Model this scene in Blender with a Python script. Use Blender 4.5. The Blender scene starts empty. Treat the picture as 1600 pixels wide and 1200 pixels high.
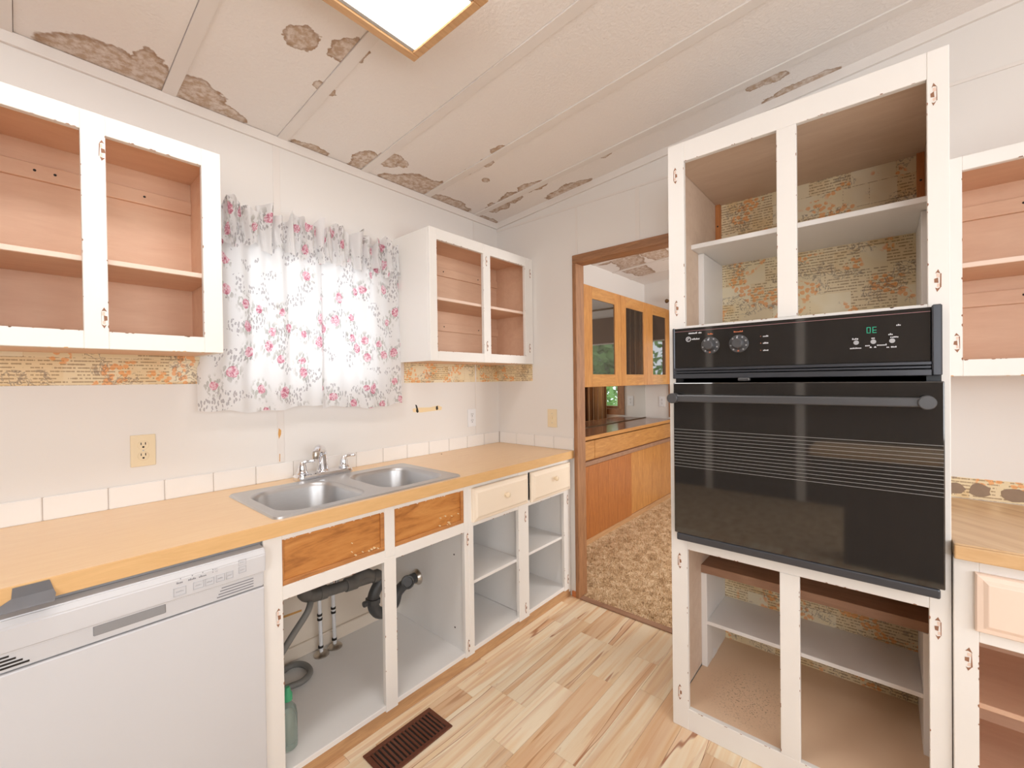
import bpy, bmesh, math, random
from mathutils import Vector, Matrix
random.seed(7)
scene = bpy.context.scene
C = scene.collection
PI = math.pi

# ---------------------------------------------------------------- camera
cam_d = bpy.data.cameras.new('camera'); cam = bpy.data.objects.new('camera', cam_d); C.objects.link(cam)
cam_d.sensor_width = 36.0; cam_d.lens = 669.57 / 1600 * 36.0; cam_d.clip_start = 0.02
cF = Vector((0.75648604, 0.65396008, -0.008067)); cR = Vector((0.65385079, -0.75651655, -0.01272204)); cU = Vector((0.01442253, -0.00434943, 0.99988653))
mw = Matrix(((cR.x, cU.x, -cF.x, -2.2558), (cR.y, cU.y, -cF.y, -2.0755), (cR.z, cU.z, -cF.z, 1.3493), (0, 0, 0, 1)))
cam.matrix_world = mw
scene.camera = cam

# ---------------------------------------------------------------- world, lights, exposure
w = bpy.data.worlds.new('world'); scene.world = w; w.use_nodes = True
wn = w.node_tree.nodes; bg = wn['Background']
bg.inputs['Color'].default_value = (0.90, 0.95, 1.0, 1); bg.inputs['Strength'].default_value = 2.2

def area(name, loc, target, sx, sy, power, color=(1, 1, 1)):
    d = bpy.data.lights.new(name, 'AREA'); d.shape = 'RECTANGLE'; d.size = sx; d.size_y = sy; d.energy = power; d.color = color
    o = bpy.data.objects.new(name, d); C.objects.link(o); o.location = loc
    o.rotation_euler = (Vector(target) - Vector(loc)).to_track_quat('-Z', 'Y').to_euler()
    return o
# daylight entering at unseen windows of the open plan room behind the camera
area('daylight_south_window', (-2.3, -4.12, 1.55), (-2.3, 0, 1.35), 2.3, 1.3, 32, (0.985, 0.99, 1.0))
area('daylight_west_window', (-4.52, -3.35, 1.5), (0, -2.4, 1.4), 1.2, 1.3, 36, (0.985, 0.99, 1.0))
area('dining_south_fill', (1.3, -3.42, 1.5), (1.3, 0, 1.2), 1.6, 1.1, 52, (1, 0.985, 0.96))  # added fill lamp, out of view, brightens the dining room
vs = scene.view_settings
vs.view_transform = 'Standard'; vs.look = 'None'; vs.gamma = 1.0; vs.use_curve_mapping = False; vs.exposure = 0.0
scene.cycles.adaptive_threshold = 0.02; scene.cycles.max_bounces = 7; scene.cycles.diffuse_bounces = 4; scene.cycles.glossy_bounces = 3; scene.cycles.transmission_bounces = 3; scene.cycles.transparent_max_bounces = 6

# ---------------------------------------------------------------- material helpers
class NT:
    def __init__(s, name):
        s.m = bpy.data.materials.new(name); s.m.use_nodes = True
        s.t = s.m.node_tree; s.n = s.t.nodes; s.b = s.n['Principled BSDF']
    def new(s, typ, **kw):
        n = s.n.new(typ)
        for k, v in kw.items(): setattr(n, k, v)
        return n
    def link(s, a, b): s.t.links.new(a, b)
    def val(s, sock, v):
        if hasattr(v, 'links'): s.link(v, sock)
        else: sock.default_value = v
    def math(s, op, a, b=0.0, c=0.0, clamp=False):
        n = s.new('ShaderNodeMath', operation=op, use_clamp=clamp)
        s.val(n.inputs[0], a); s.val(n.inputs[1], b); s.val(n.inputs[2], c)
        return n.outputs[0]
    def vmath(s, op, a, b=(0, 0, 0), out=0):
        n = s.new('ShaderNodeVectorMath', operation=op)
        s.val(n.inputs[0], a); s.val(n.inputs[1], b)
        return n.outputs[out]
    def mix(s, f, a, b):
        n = s.new('ShaderNodeMix', data_type='RGBA')
        s.val(n.inputs[0], f)
        for i, v in ((6, a), (7, b)):
            if hasattr(v, 'links'): s.link(v, n.inputs[i])
            else: n.inputs[i].default_value = (*v[:3], 1)
        return n.outputs[2]
    def noise(s, vec, scale, detail=3, rough=0.55, dist=0.0):
        n = s.new('ShaderNodeTexNoise'); n.inputs['Scale'].default_value = scale; n.inputs['Detail'].default_value = detail
        n.inputs['Roughness'].default_value = rough; n.inputs['Distortion'].default_value = dist
        if vec is not None: s.link(vec, n.inputs['Vector'])
        return n
    def vor(s, vec, scale, feature='F1', rand=1.0):
        n = s.new('ShaderNodeTexVoronoi', feature=feature, voronoi_dimensions='2D'); n.inputs['Scale'].default_value = scale; n.inputs['Randomness'].default_value = rand
        s.link(vec, n.inputs['Vector']); return n
    def ramp(s, f, stops):
        n = s.new('ShaderNodeValToRGB'); cr = n.color_ramp
        while len(cr.elements) < len(stops): cr.elements.new(0.5)
        for e, (p, c) in zip(cr.elements, stops): e.position = p; e.color = (*c[:3], 1)
        s.link(f, n.inputs[0]); return n.outputs[0]
    def step(s, v, lo, hi):
        n = s.new('ShaderNodeMapRange', interpolation_type='SMOOTHSTEP'); s.val(n.inputs['Value'], v)
        n.inputs['From Min'].default_value = lo; n.inputs['From Max'].default_value = hi
        return n.outputs[0]
    def pos(s): return s.new('ShaderNodeNewGeometry').outputs['Position']
    def obj(s): return s.new('ShaderNodeTexCoord').outputs['Object']
    def uv(s): return s.new('ShaderNodeTexCoord').outputs['UV']
    def rand(s): return s.new('ShaderNodeObjectInfo').outputs['Random']
    def color(s, c): s.val(s.b.inputs['Base Color'], c if hasattr(c, 'links') else (*c, 1))
    def bump(s, h, strength=0.2, dist=0.002):
        n = s.new('ShaderNodeBump'); n.inputs['Strength'].default_value = strength; n.inputs['Distance'].default_value = dist
        s.link(h, n.inputs['Height']); s.link(n.outputs[0], s.b.inputs['Normal'])
    def rough(s, v): s.val(s.b.inputs['Roughness'], v)

def lin(r, g, b):
    f = lambda c: (c / 255 / 12.92) if c / 255 <= 0.04045 else ((c / 255 + 0.055) / 1.055) ** 2.4
    return (f(r), f(g), f(b))

def plain(name, c, rough=0.5, metal=0.0, var=0.06, scale=9, bump=0.0, coat=0.0, emit=None):
    t = NT(name); t.rough(rough); t.b.inputs['Metallic'].default_value = metal
    n = t.noise(t.pos(), scale, 4)
    d = tuple(max(0, v * (1 - var)) for v in c); l = tuple(min(1, v * (1 + var)) for v in c)
    t.color(t.mix(n.outputs[0], d, l))
    if bump: t.bump(t.noise(t.pos(), 180, 2).outputs[0], bump)
    if coat: t.b.inputs['Coat Weight'].default_value = coat
    if emit: t.b.inputs['Emission Color'].default_value = (*emit[0], 1); t.b.inputs['Emission Strength'].default_value = emit[1]
    return t.m

def wood(name, dark, light, axis='z', scale=5, stretch=9, rough=0.45, rnd=True, mid=None):
    t = NT(name); t.rough(rough)
    mp = t.new('ShaderNodeMapping'); sc = {'x': (1, stretch, stretch), 'y': (stretch, 1, stretch), 'z': (stretch, stretch, 1)}[axis]
    mp.inputs['Scale'].default_value = sc
    v = t.pos()
    if rnd:
        cmb = t.new('ShaderNodeCombineXYZ'); r = t.math('MULTIPLY', t.rand(), 13.0)
        for i in range(3): t.link(r, cmb.inputs[i])
        v = t.vmath('ADD', v, cmb.outputs[0])
    t.link(v, mp.inputs['Vector'])
    n = t.noise(mp.outputs[0], scale, 6, 0.6, 1.2)
    f = t.noise(mp.outputs[0], scale * 6, 3, 0.6)
    k = t.math('ADD', t.math('MULTIPLY', n.outputs[0], 0.75), t.math('MULTIPLY', f.outputs[0], 0.25))
    st = [(0.3, dark), (0.68, light)] if mid is None else [(0.3, dark), (0.48, mid), (0.68, light)]
    t.color(t.ramp(k, st)); t.bump(k, 0.12, 0.001)
    return t.m

M = {}
M['wall'] = plain('wall_paint', lin(233, 228, 223), 0.6, var=0.02, scale=2, bump=0.04)
M['trim'] = plain('painted_trim', lin(233, 226, 220), 0.5, var=0.02)
M['white'] = plain('white_cabinet_paint', lin(240, 236, 231), 0.42, var=0.02, scale=6, bump=0.05)
M['cream'] = plain('cream_cabinet_paint', lin(238, 224, 207), 0.42, var=0.02, scale=6, bump=0.05)
M['white_in'] = plain('white_interior_paint', lin(240, 237, 234), 0.4, var=0.025, scale=7)
M['tan_in'] = wood('tan_interior_board', lin(224, 182, 152), lin(234, 197, 168), 'x', 3, 5, 0.5)
M['tan_in_y'] = wood('tan_interior_board_side', lin(224, 182, 152), lin(234, 197, 168), 'y', 3, 5, 0.5)
M['beige_in'] = wood('beige_interior_board', lin(214, 188, 166), lin(226, 203, 182), 'y', 3, 5, 0.5)
M['beech_edge_y'] = wood('oak_laminate_edge', lin(206, 164, 116), lin(224, 186, 138), 'y', 6, 8, 0.38, rnd=False)
M['pink_edge'] = plain('pink_shelf_edge', lin(236, 208, 190), 0.45, var=0.03)
M['peach'] = plain('peach_drawer_paint', lin(244, 220, 202), 0.35, var=0.02, bump=0.03)
M['creamdrawer'] = plain('cream_drawer_paint', lin(245, 230, 210), 0.35, var=0.02, bump=0.03)
M['knob'] = plain('cream_knob', lin(240, 220, 190), 0.25, coat=0.4)
M['bare'] = wood('bare_brown_plywood', lin(150, 92, 44), lin(214, 152, 86), 'x', 4, 5, 0.42, mid=lin(198, 132, 68))
M['bare_strip'] = wood('bare_brown_strip', lin(160, 104, 58), lin(210, 146, 86), 'x', 4, 8, 0.45)
M['glue'] = plain('pale_glue_remains', lin(240, 215, 170), 0.6)
M['scar'] = plain('bare_wood_scar', lin(152, 108, 82), 0.7, var=0.3, scale=90)
M['scar_pink'] = plain('old_pink_paint', lin(234, 208, 192), 0.6, var=0.05, scale=60)
M['tile'] = plain('white_ceramic_tile', lin(240, 235, 230), 0.2, var=0.015, coat=0.3)
M['grout'] = plain('grey_grout', lin(190, 178, 168), 0.8)
M['laminate'] = wood('beech_laminate_top', lin(236, 198, 153), lin(243, 209, 166), 'x', 6, 7, 0.33, rnd=False)
M['laminate_edge'] = wood('beech_laminate_edge', lin(218, 174, 118), lin(230, 187, 131), 'x', 6, 8, 0.38, rnd=False)
M['casing'] = wood('brown_door_casing', lin(132, 90, 60), lin(182, 132, 92), 'z', 4, 9, 0.42)
M['casing_y'] = wood('brown_door_head', lin(132, 90, 60), lin(182, 132, 92), 'y', 4, 9, 0.42)
M['toe'] = wood('brown_toe_trim', lin(176, 132, 92), lin(212, 168, 122), 'x', 4, 9, 0.5)
M['oak'] = wood('honey_oak', lin(172, 112, 56), lin(214, 156, 90), 'z', 5, 9, 0.38)
M['oak_x'] = wood('honey_oak_flat', lin(172, 114, 58), lin(212, 158, 94), 'x', 5, 9, 0.38)
M['oak_dark'] = wood('darker_oak_veneer', lin(150, 86, 42), lin(196, 126, 68), 'z', 6, 14, 0.36)
M['walnut_top'] = wood('brown_laminate_top', lin(116, 76, 54), lin(158, 110, 82), 'x', 4, 9, 0.16)
M['panelling'] = wood('dark_wood_panelling', lin(74, 62, 54), lin(112, 97, 86), 'z', 4, 12, 0.45)
M['brown_board'] = wood('dark_brown_board', lin(142, 106, 84), lin(172, 134, 108), 'y', 3, 6, 0.5)
M['cleat'] = wood('orange_pine_cleat', lin(176, 104, 52), lin(204, 136, 80), 'z', 5, 8, 0.5)
M['steel'] = None
M['chrome'] = plain('polished_chrome', (0.82, 0.82, 0.84), 0.08, 1.0, var=0.03)
M['tarnish'] = plain('tarnished_chrome', (0.55, 0.5, 0.44), 0.3, 1.0, var=0.35, scale=60)
M['abs'] = plain('dark_grey_drain_plastic', lin(100, 97, 93), 0.45, var=0.3, scale=30)
M['abs_dark'] = plain('black_drain_plastic', lin(70, 70, 70), 0.4, var=0.25, scale=30)
M['hose'] = plain('grey_corrugated_hose', lin(128, 126, 122), 0.5)
M['white_plastic'] = plain('white_plastic', lin(238, 238, 240), 0.35, var=0.01)
M['dish'] = plain('white_enamel', lin(214, 214, 217), 0.3, var=0.01)
M['dishgap'] = plain('dark_gap_shade', lin(58, 54, 50), 0.6)  # dark tone standing in for shade in the gap over the dishwasher
M['grey_plastic'] = plain('grey_plastic', lin(150, 150, 152), 0.45)
M['pale_grey'] = plain('pale_grey_print', lin(196, 196, 200), 0.5)
M['mid_grey'] = plain('mid_grey_print', lin(140, 140, 146), 0.5)
M['tape'] = plain('grey_sheet_metal', (0.33, 0.33, 0.35), 0.55, 0.4)
M['almond'] = plain('almond_plastic', lin(236, 217, 182), 0.4, var=0.01)
M['ivory'] = plain('ivory_plastic', lin(236, 226, 204), 0.4, var=0.01)
M['slot'] = plain('dark_slot', lin(40, 34, 30), 0.7)
M['blackglass'] = plain('black_oven_glass', (0.022, 0.021, 0.020), 0.045, 0, var=0.1, coat=0.0)
M['blackmetal'] = plain('black_enamel_trim', lin(80, 82, 88), 0.28, 0.45, var=0.05)
M['blackglass'].node_tree.nodes['Principled BSDF'].inputs['IOR'].default_value = 1.95
M['darktrim'] = plain('dark_oven_trim', lin(36, 38, 42), 0.35, 0.2)
M['handle'] = plain('dark_grey_handle', lin(84, 84, 86), 0.35, 0.2)
M['stripe'] = plain('grey_glass_stripe', lin(140, 140, 138), 0.4)
M['print_white'] = plain('white_print', lin(220, 220, 224), 0.5)
M['print_orange'] = plain('orange_print', lin(206, 120, 80), 0.5)
M['print_pink'] = plain('pink_print_line', lin(150, 110, 112), 0.5)
M['led'] = plain('green_display', lin(40, 150, 120), 0.5, emit=(lin(40, 170, 130), 0.35))
M['dialring'] = plain('silver_dial_ring', lin(176, 176, 178), 0.4, 0.2)
M['vent'] = plain('brown_floor_register', lin(112, 66, 48), 0.4, 0.3)
M['bottle'] = plain('clear_green_plastic', lin(214, 232, 224), 0.12)
M['bottle'].node_tree.nodes['Principled BSDF'].inputs['Transmission Weight'].default_value = 0.8
M['cap'] = plain('green_cap', lin(70, 168, 120), 0.4)
M['mirror'] = plain('mirror_glass', (0.82, 0.84, 0.82), 0.02, 1.0, var=0.01)
M['doorglass'] = plain('hutch_door_glass', (0.05, 0.042, 0.035), 0.03, 0.0)
M['doorglass'].node_tree.nodes['Principled BSDF'].inputs['Specular IOR Level'].default_value = 1.0
M['doorglass'].node_tree.nodes['Principled BSDF'].inputs['IOR'].default_value = 2.0
M['bark'] = wood('tree_bark', lin(70, 56, 42), lin(120, 100, 80), 'z', 6, 5, 0.8)
M['leaf'] = plain('green_leaves', lin(110, 150, 80), 0.5, var=0.5, scale=6)
M['shade'] = plain('brown_roller_shade', lin(120, 92, 72), 0.7)
M['brass'] = plain('dark_brass', lin(110, 86, 56), 0.35, 0.8)
M['diffuser'] = plain('lit_white_diffuser', (0.9, 0.9, 0.9), 0.5, emit=((1.0, 0.985, 0.965), 11.0))
M['fixture_wood'] = wood('light_frame_wood', lin(196, 150, 104), lin(222, 180, 132), 'x', 5, 9, 0.45)
M['fixture_grey'] = plain('grey_metal_liner', lin(190, 188, 184), 0.5)
M['torn'] = plain('brown_glue_stain', lin(150, 128, 108), 0.8, var=0.12, scale=40)
M['orange_base'] = wood('orange_base_trim', lin(190, 110, 60), lin(214, 140, 88), 'y', 4, 8, 0.5)
M['ruststain'] = plain('rust_streak', lin(214, 160, 90), 0.7, var=0.1)

def steel():
    t = NT('brushed_stainless_steel'); t.b.inputs['Metallic'].default_value = 1.0
    mp = t.new('ShaderNodeMapping'); mp.inputs['Scale'].default_value = (3, 60, 60); t.link(t.pos(), mp.inputs['Vector'])
    n = t.noise(mp.outputs[0], 12, 3); t.color(t.mix(n.outputs[0], (0.52, 0.52, 0.53), (0.66, 0.66, 0.66))); t.rough(t.math('MULTIPLY_ADD', n.outputs[0], 0.12, 0.33))
    return t.m
M['steel'] = steel()

def floorboard():
    t = NT('pale_maple_laminate'); t.rough(0.28)
    r = t.math('MULTIPLY', t.rand(), 31.0)
    cmb = t.new('ShaderNodeCombineXYZ'); t.link(r, cmb.inputs[0]); t.link(r, cmb.inputs[1])
    v = t.vmath('ADD', t.pos(), cmb.outputs[0])
    mp = t.new('ShaderNodeMapping'); mp.inputs['Scale'].default_value = (0.65, 12.0, 1.0); t.link(v, mp.inputs['Vector'])
    base = t.noise(mp.outputs[0], 2.2, 4, 0.5, 0.6).outputs[0]
    col = t.ramp(base, [(0.28, lin(238, 202, 158)), (0.40, lin(247, 221, 184)), (0.58, lin(252, 236, 208))])
    fine = t.noise(mp.outputs[0], 26, 3).outputs[0]
    col = t.mix(t.math('MULTIPLY', t.step(fine, 0.5, 0.75), 0.14), col, lin(212, 164, 112))
    # heart wood streaks running along the strip
    for (sc_, off, lo, hi, a_, c_) in ((0.9, 0.0, 0.0015, 0.013, 0.85, lin(164, 96, 56)), (1.25, 5.7, 0.001, 0.006, 0.35, lin(190, 126, 82))):
        w_ = t.vmath('ADD', mp.outputs[0], (off, off, 0))
        sk = t.noise(w_, sc_, 2.5, 0.5, 0.25).outputs[0]
        ln_ = t.math('SUBTRACT', 1.0, t.step(t.math('ABSOLUTE', t.math('SUBTRACT', sk, 0.53)), lo, hi))
        gate = t.step(t.noise(t.vmath('ADD', v, (off, 2.0, 0)), 1.1, 1).outputs[0], 0.40, 0.54)
        col = t.mix(t.math('MULTIPLY', t.math('MULTIPLY', ln_, gate), a_), col, c_)
        col = t.mix(t.math('MULTIPLY', t.math('MULTIPLY', t.step(sk, 0.53, 0.545), t.math('SUBTRACT', 1.0, t.step(sk, 0.56, 0.66))), 0.34), col, lin(214, 152, 100))
    heart = t.step(t.math('FRACT', t.math('MULTIPLY', t.rand(), 17.7)), 0.72, 0.78)
    col = t.mix(t.math('MULTIPLY', heart, 0.45), col, lin(222, 172, 122))
    tone = t.math('MULTIPLY_ADD', t.math('FRACT', t.math('MULTIPLY', t.rand(), 7.31)), 0.12, 0.90)
    cmb2 = t.new('ShaderNodeCombineXYZ')
    for i in range(3): t.link(tone, cmb2.inputs[i])
    t.color(t.vmath('MULTIPLY', col, cmb2.outputs[0]))
    return t.m
M['plank'] = floorboard()
M['joint'] = plain('dark_board_joint', lin(150, 108, 72), 0.7)

STAINS = [(-2.02, -0.03, .2, .12), (-1.93, -0.1, .07, .12), (-1.80, -0.05, .12, .12), (-1.70, -0.02, .1, .06), (-1.61, -.60, .06, .06), (-1.445, -.44, .035, .04), (-1.32, -.01, .1, .05),
          (-1.09, -.09, .06, .11), (-1.0, -.18, .06, .06), (-.86, -.03, .1, .06), (-.76, -.06, .15, .11), (-.66, -.1, .07, .1), (-.46, -.01, .18, .075), (-.63, -.37, .035, .04), (-.61, -.5, .03, .035),
          (-.65, -.61, .03, .05), (-.487, -.373, .024, .024), (-.19, -.17, .065, .08), (-.21, -.32, .065, .085), (-.23, -.49, .055, .10), (-.03, -.62, .06, .16), (-.17, -1.71, .035, .09),
          (-.01, -1.80, .05, .16), (-.205, -.97, .035, .05), (-1.47, -.66, .05, .07), (-.08, -.0, .12, .04), (-.93, -.2, .03, .03),
          (1.45, -.24, .42, .15), (1.95, -.16, .34, .13), (1.25, -.05, .3, .12), (1.6, -.5, .3, .12)]
def ceiling_mat():
    t = NT('textured_ceiling_board'); t.rough(0.7)
    p = t.pos()
    warp = t.noise(p, 9, 4, 0.6).outputs['Color']
    off = t.vmath('MULTIPLY', t.vmath('SUBTRACT', warp, (0.5, 0.5, 0.5)), (0.12, 0.12, 0.0))
    q = t.vmath('MULTIPLY', t.vmath('ADD', p, off), (1, 1, 0))
    d = None
    for (x, y, rx, ry) in STAINS:
        e = t.vmath('LENGTH', t.vmath('MULTIPLY', t.vmath('SUBTRACT', q, (x, y, 0)), (1 / rx, 1 / ry, 0)), out=1)
        d = e if d is None else t.math('MINIMUM', d, e)
    mott = t.noise(p, 38, 4, 0.65).outputs[0]
    inside = t.math('SUBTRACT', 1.0, t.step(d, 0.93, 1.0))
    rim = t.math('MULTIPLY', inside, t.step(d, 0.74, 0.95))
    amt = t.math('MULTIPLY', inside, t.math('MULTIPLY_ADD', t.step(mott, 0.35, 0.65), 0.45, 0.28))
    clean = t.mix(t.noise(p, 1.3, 2).outputs[0], lin(237, 230, 225), lin(242, 236, 231))
    c = t.mix(amt, clean, lin(162, 118, 60))
    c = t.mix(t.math('MULTIPLY', rim, 0.55), c, lin(134, 92, 44))
    t.color(c)
    t.bump(t.noise(p, 95, 2, 0.5).outputs[0], 0.55, 0.004)
    return t.m
M['ceiling'] = ceiling_mat()

def wallpaper():
    t = NT('letter_and_leaf_wallpaper'); t.rough(0.55)
    uv = t.uv()
    br = t.new('ShaderNodeTexBrick', offset=0.37, squash=0.6, squash_frequency=3); t.link(uv, br.inputs['Vector'])
    br.inputs['Color1'].default_value = (0, 0, 0, 1); br.inputs['Color2'].default_value = (1, 1, 1, 1); br.inputs['Mortar'].default_value = (0.45, 0.45, 0.45, 1)
    br.inputs['Scale'].default_value = 1.0; br.inputs['Brick Width'].default_value = 0.14; br.inputs['Row Height'].default_value = 0.085; br.inputs['Mortar Size'].default_value = 0.0012
    b = br.outputs['Color']
    sep = t.new('ShaderNodeSeparateXYZ'); t.link(uv, sep.inputs[0]); u, v = sep.outputs[0], sep.outputs[1]
    col = t.mix(b, lin(225, 196, 146), lin(238, 225, 196))
    col = t.mix(t.step(t.noise(uv, 7, 2).outputs[0], 0.45, 0.6), col, lin(234, 216, 178))
    # handwriting
    vv = t.math('MULTIPLY', v, 84.0)
    row = t.math('FLOOR', vv); fr = t.math('ABSOLUTE', t.math('SUBTRACT', t.math('FRACT', vv), 0.5))
    cm = t.new('ShaderNodeCombineXYZ'); t.link(t.math('MULTIPLY', u, 190.0), cm.inputs[0]); t.link(t.math('MULTIPLY', row, 7.3), cm.inputs[1])
    wob = t.noise(cm.outputs[0], 1.0, 2).outputs[0]
    word = t.noise(cm.outputs[0], 0.22, 1).outputs[0]
    ink = t.math('MULTIPLY', t.math('LESS_THAN', fr, t.math('MULTIPLY', wob, 0.34)), t.math('GREATER_THAN', wob, 0.42))
    ink = t.math('MULTIPLY', ink, t.math('GREATER_THAN', word, 0.42))
    ink = t.math('MULTIPLY', ink, t.math('LESS_THAN', b, 0.62))
    col = t.mix(t.math('MULTIPLY', ink, 0.66), col, lin(136, 100, 58))
    # orange leaf sprays
    clump = t.step(t.noise(uv, 9, 1).outputs[0], 0.535, 0.575)
    wv = t.vmath('ADD', uv, t.vmath('MULTIPLY', t.noise(uv, 40, 2).outputs['Color'], (0.012, 0.012, 0)))
    lf = t.math('LESS_THAN', t.vor(wv, 52).outputs['Distance'], 0.40)
    col = t.mix(t.math('MULTIPLY', t.math('MULTIPLY', lf, clump), 0.68), col, lin(238, 156, 78))
    # grey brown pen drawings
    cl2 = t.step(t.noise(t.vmath('ADD', uv, (3.1, 1.7, 0)), 9, 1).outputs[0], 0.53, 0.58)
    pen = t.math('LESS_THAN', t.math('ABSOLUTE', t.math('SUBTRACT', t.noise(uv, 38, 3, 0.6, 1.0).outputs[0], 0.5)), 0.030)
    col = t.mix(t.math('MULTIPLY', t.math('MULTIPLY', pen, cl2), 0.6), col, lin(128, 108, 96))
    t.color(col)
    return t.m
M['wallpaper'] = wallpaper()

def curtain_mat():
    t = NT('white_rose_print_cotton')
    uv = t.uv()
    wv = t.vmath('ADD', uv, t.vmath('MULTIPLY', t.noise(uv, 30, 2).outputs['Color'], (0.02, 0.02, 0)))
    v1 = t.vor(wv, 9.0)
    sepc = t.new('ShaderNodeSeparateColor'); t.link(v1.outputs['Color'], sepc.inputs[0])
    on = t.math('GREATER_THAN', sepc.outputs[0], 0.33)
    rad = t.math('MULTIPLY_ADD', sepc.outputs[1], 0.09, 0.15)
    dist = v1.outputs['Distance']
    rose = t.math('MULTIPLY', on, t.math('LESS_THAN', dist, rad))
    pet = t.noise(uv, 60, 3, 0.6, 1.5).outputs[0]
    rosec = t.ramp(pet, [(0.36, lin(184, 66, 100)), (0.47, lin(228, 140, 166)), (0.58, lin(248, 222, 230))])
    near = t.math('MULTIPLY', on, t.math('SUBTRACT', 1.0, t.step(dist, 0.26, 0.52)))
    mp = t.new('ShaderNodeMapping'); mp.inputs['Rotation'].default_value = (0, 0, 0.7); mp.inputs['Scale'].default_value = (1.7, 0.8, 1); t.link(wv, mp.inputs['Vector'])
    leaf = t.math('LESS_THAN', t.vor(mp.outputs[0], 40).outputs['Distance'], 0.37)
    leafm = t.math('MULTIPLY', t.math('MULTIPLY', leaf, near), t.math('GREATER_THAN', t.noise(uv, 22, 1).outputs[0], 0.36))
    sprig = t.math('MULTIPLY', t.math('LESS_THAN', t.math('ABSOLUTE', t.math('SUBTRACT', t.noise(uv, 19, 2, 0.5, 1.0).outputs[0], 0.5)), 0.011), t.math('GREATER_THAN', t.noise(uv, 6, 1).outputs[0], 0.5))
    sprigl = t.math('MULTIPLY', t.math('LESS_THAN', t.vor(mp.outputs[0], 52).outputs['Distance'], 0.32), t.math('GREATER_THAN', t.noise(uv, 9, 1).outputs[0], 0.56))
    leafc = t.mix(t.noise(uv, 14, 1).outputs[0], lin(122, 128, 96), lin(160, 150, 148))
    col = t.mix(t.math('MULTIPLY', sprigl, 0.7), lin(244, 243, 243), lin(170, 164, 168))
    col = t.mix(t.math('MULTIPLY', leafm, 0.48), col, leafc)
    col = t.mix(t.math('MULTIPLY', rose, 0.84), col, rosec)
    dif = t.new('ShaderNodeBsdfDiffuse'); tr = t.new('ShaderNodeBsdfTranslucent'); mx = t.new('ShaderNodeMixShader'); mx.inputs[0].default_value = 0.5
    t.link(col, dif.inputs[0]); t.link(col, tr.inputs[0]); t.link(dif.outputs[0], mx.inputs[1]); t.link(tr.outputs[0], mx.inputs[2])
    t.link(mx.outputs[0], t.n['Material Output'].inputs['Surface'])
    return t.m
M['curtain'] = curtain_mat()

def drape_mat():
    t = NT('brown_striped_drape'); t.rough(0.8)
    mp = t.new('ShaderNodeMapping'); mp.inputs['Scale'].default_value = (1, 30, 0.2); t.link(t.pos(), mp.inputs['Vector'])
    t.color(t.ramp(t.noise(mp.outputs[0], 1.4, 2).outputs[0], [(0.35, lin(96, 66, 46)), (0.5, lin(170, 128, 92)), (0.62, lin(206, 172, 134))]))
    return t.m
M['drape'] = drape_mat()

def carpet_mat():
    t = NT('tan_shag_carpet'); t.rough(0.9)
    n = t.noise(t.pos(), 14, 4, 0.7).outputs[0]; f = t.noise(t.pos(), 120, 2, 0.6).outputs[0]
    k = t.math('ADD', t.math('MULTIPLY', n, 0.55), t.math('MULTIPLY', f, 0.45))
    t.color(t.ramp(k, [(0.34, lin(144, 110, 74)), (0.48, lin(208, 176, 136)), (0.62, lin(242, 220, 188))]))
    return t.m
M['carpet'] = carpet_mat()

def butcher():
    t = NT('diagonal_oak_laminate'); t.rough(0.3)
    mp = t.new('ShaderNodeMapping'); mp.inputs['Rotation'].default_value = (0, 0, 2.3); t.link(t.pos(), mp.inputs['Vector'])
    mp2 = t.new('ShaderNodeMapping'); mp2.inputs['Scale'].default_value = (2, 26, 1); t.link(mp.outputs[0], mp2.inputs['Vector'])
    n = t.noise(mp2.outputs[0], 1.3, 4, 0.6).outputs[0]
    t.color(t.ramp(n, [(0.33, lin(208, 168, 122)), (0.5, lin(222, 186, 142)), (0.66, lin(231, 199, 158))]))
    return t.m
M['butcher'] = butcher()

def dirty_board():
    t = NT('dirty_tan_cabinet_floor'); t.rough(0.5)
    p = t.pos(); base = t.mix(t.noise(p, 5, 3).outputs[0], lin(224, 190, 158), lin(233, 204, 174))
    d = t.vmath('LENGTH', t.vmath('MULTIPLY', t.vmath('SUBTRACT', p, (-0.38, -1.66, 0.08)), (4.5, 6.0, 0)), out=1)
    blot = t.math('MULTIPLY', t.math('SUBTRACT', 1.0, t.step(d, 0.2, 1.1)), t.step(t.noise(p, 150, 3, 0.7).outputs[0], 0.56, 0.64))
    t.color(t.mix(t.math('MULTIPLY', blot, 0.7), base, lin(112, 84, 62)))
    return t.m
M['dirty'] = dirty_board()

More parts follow.
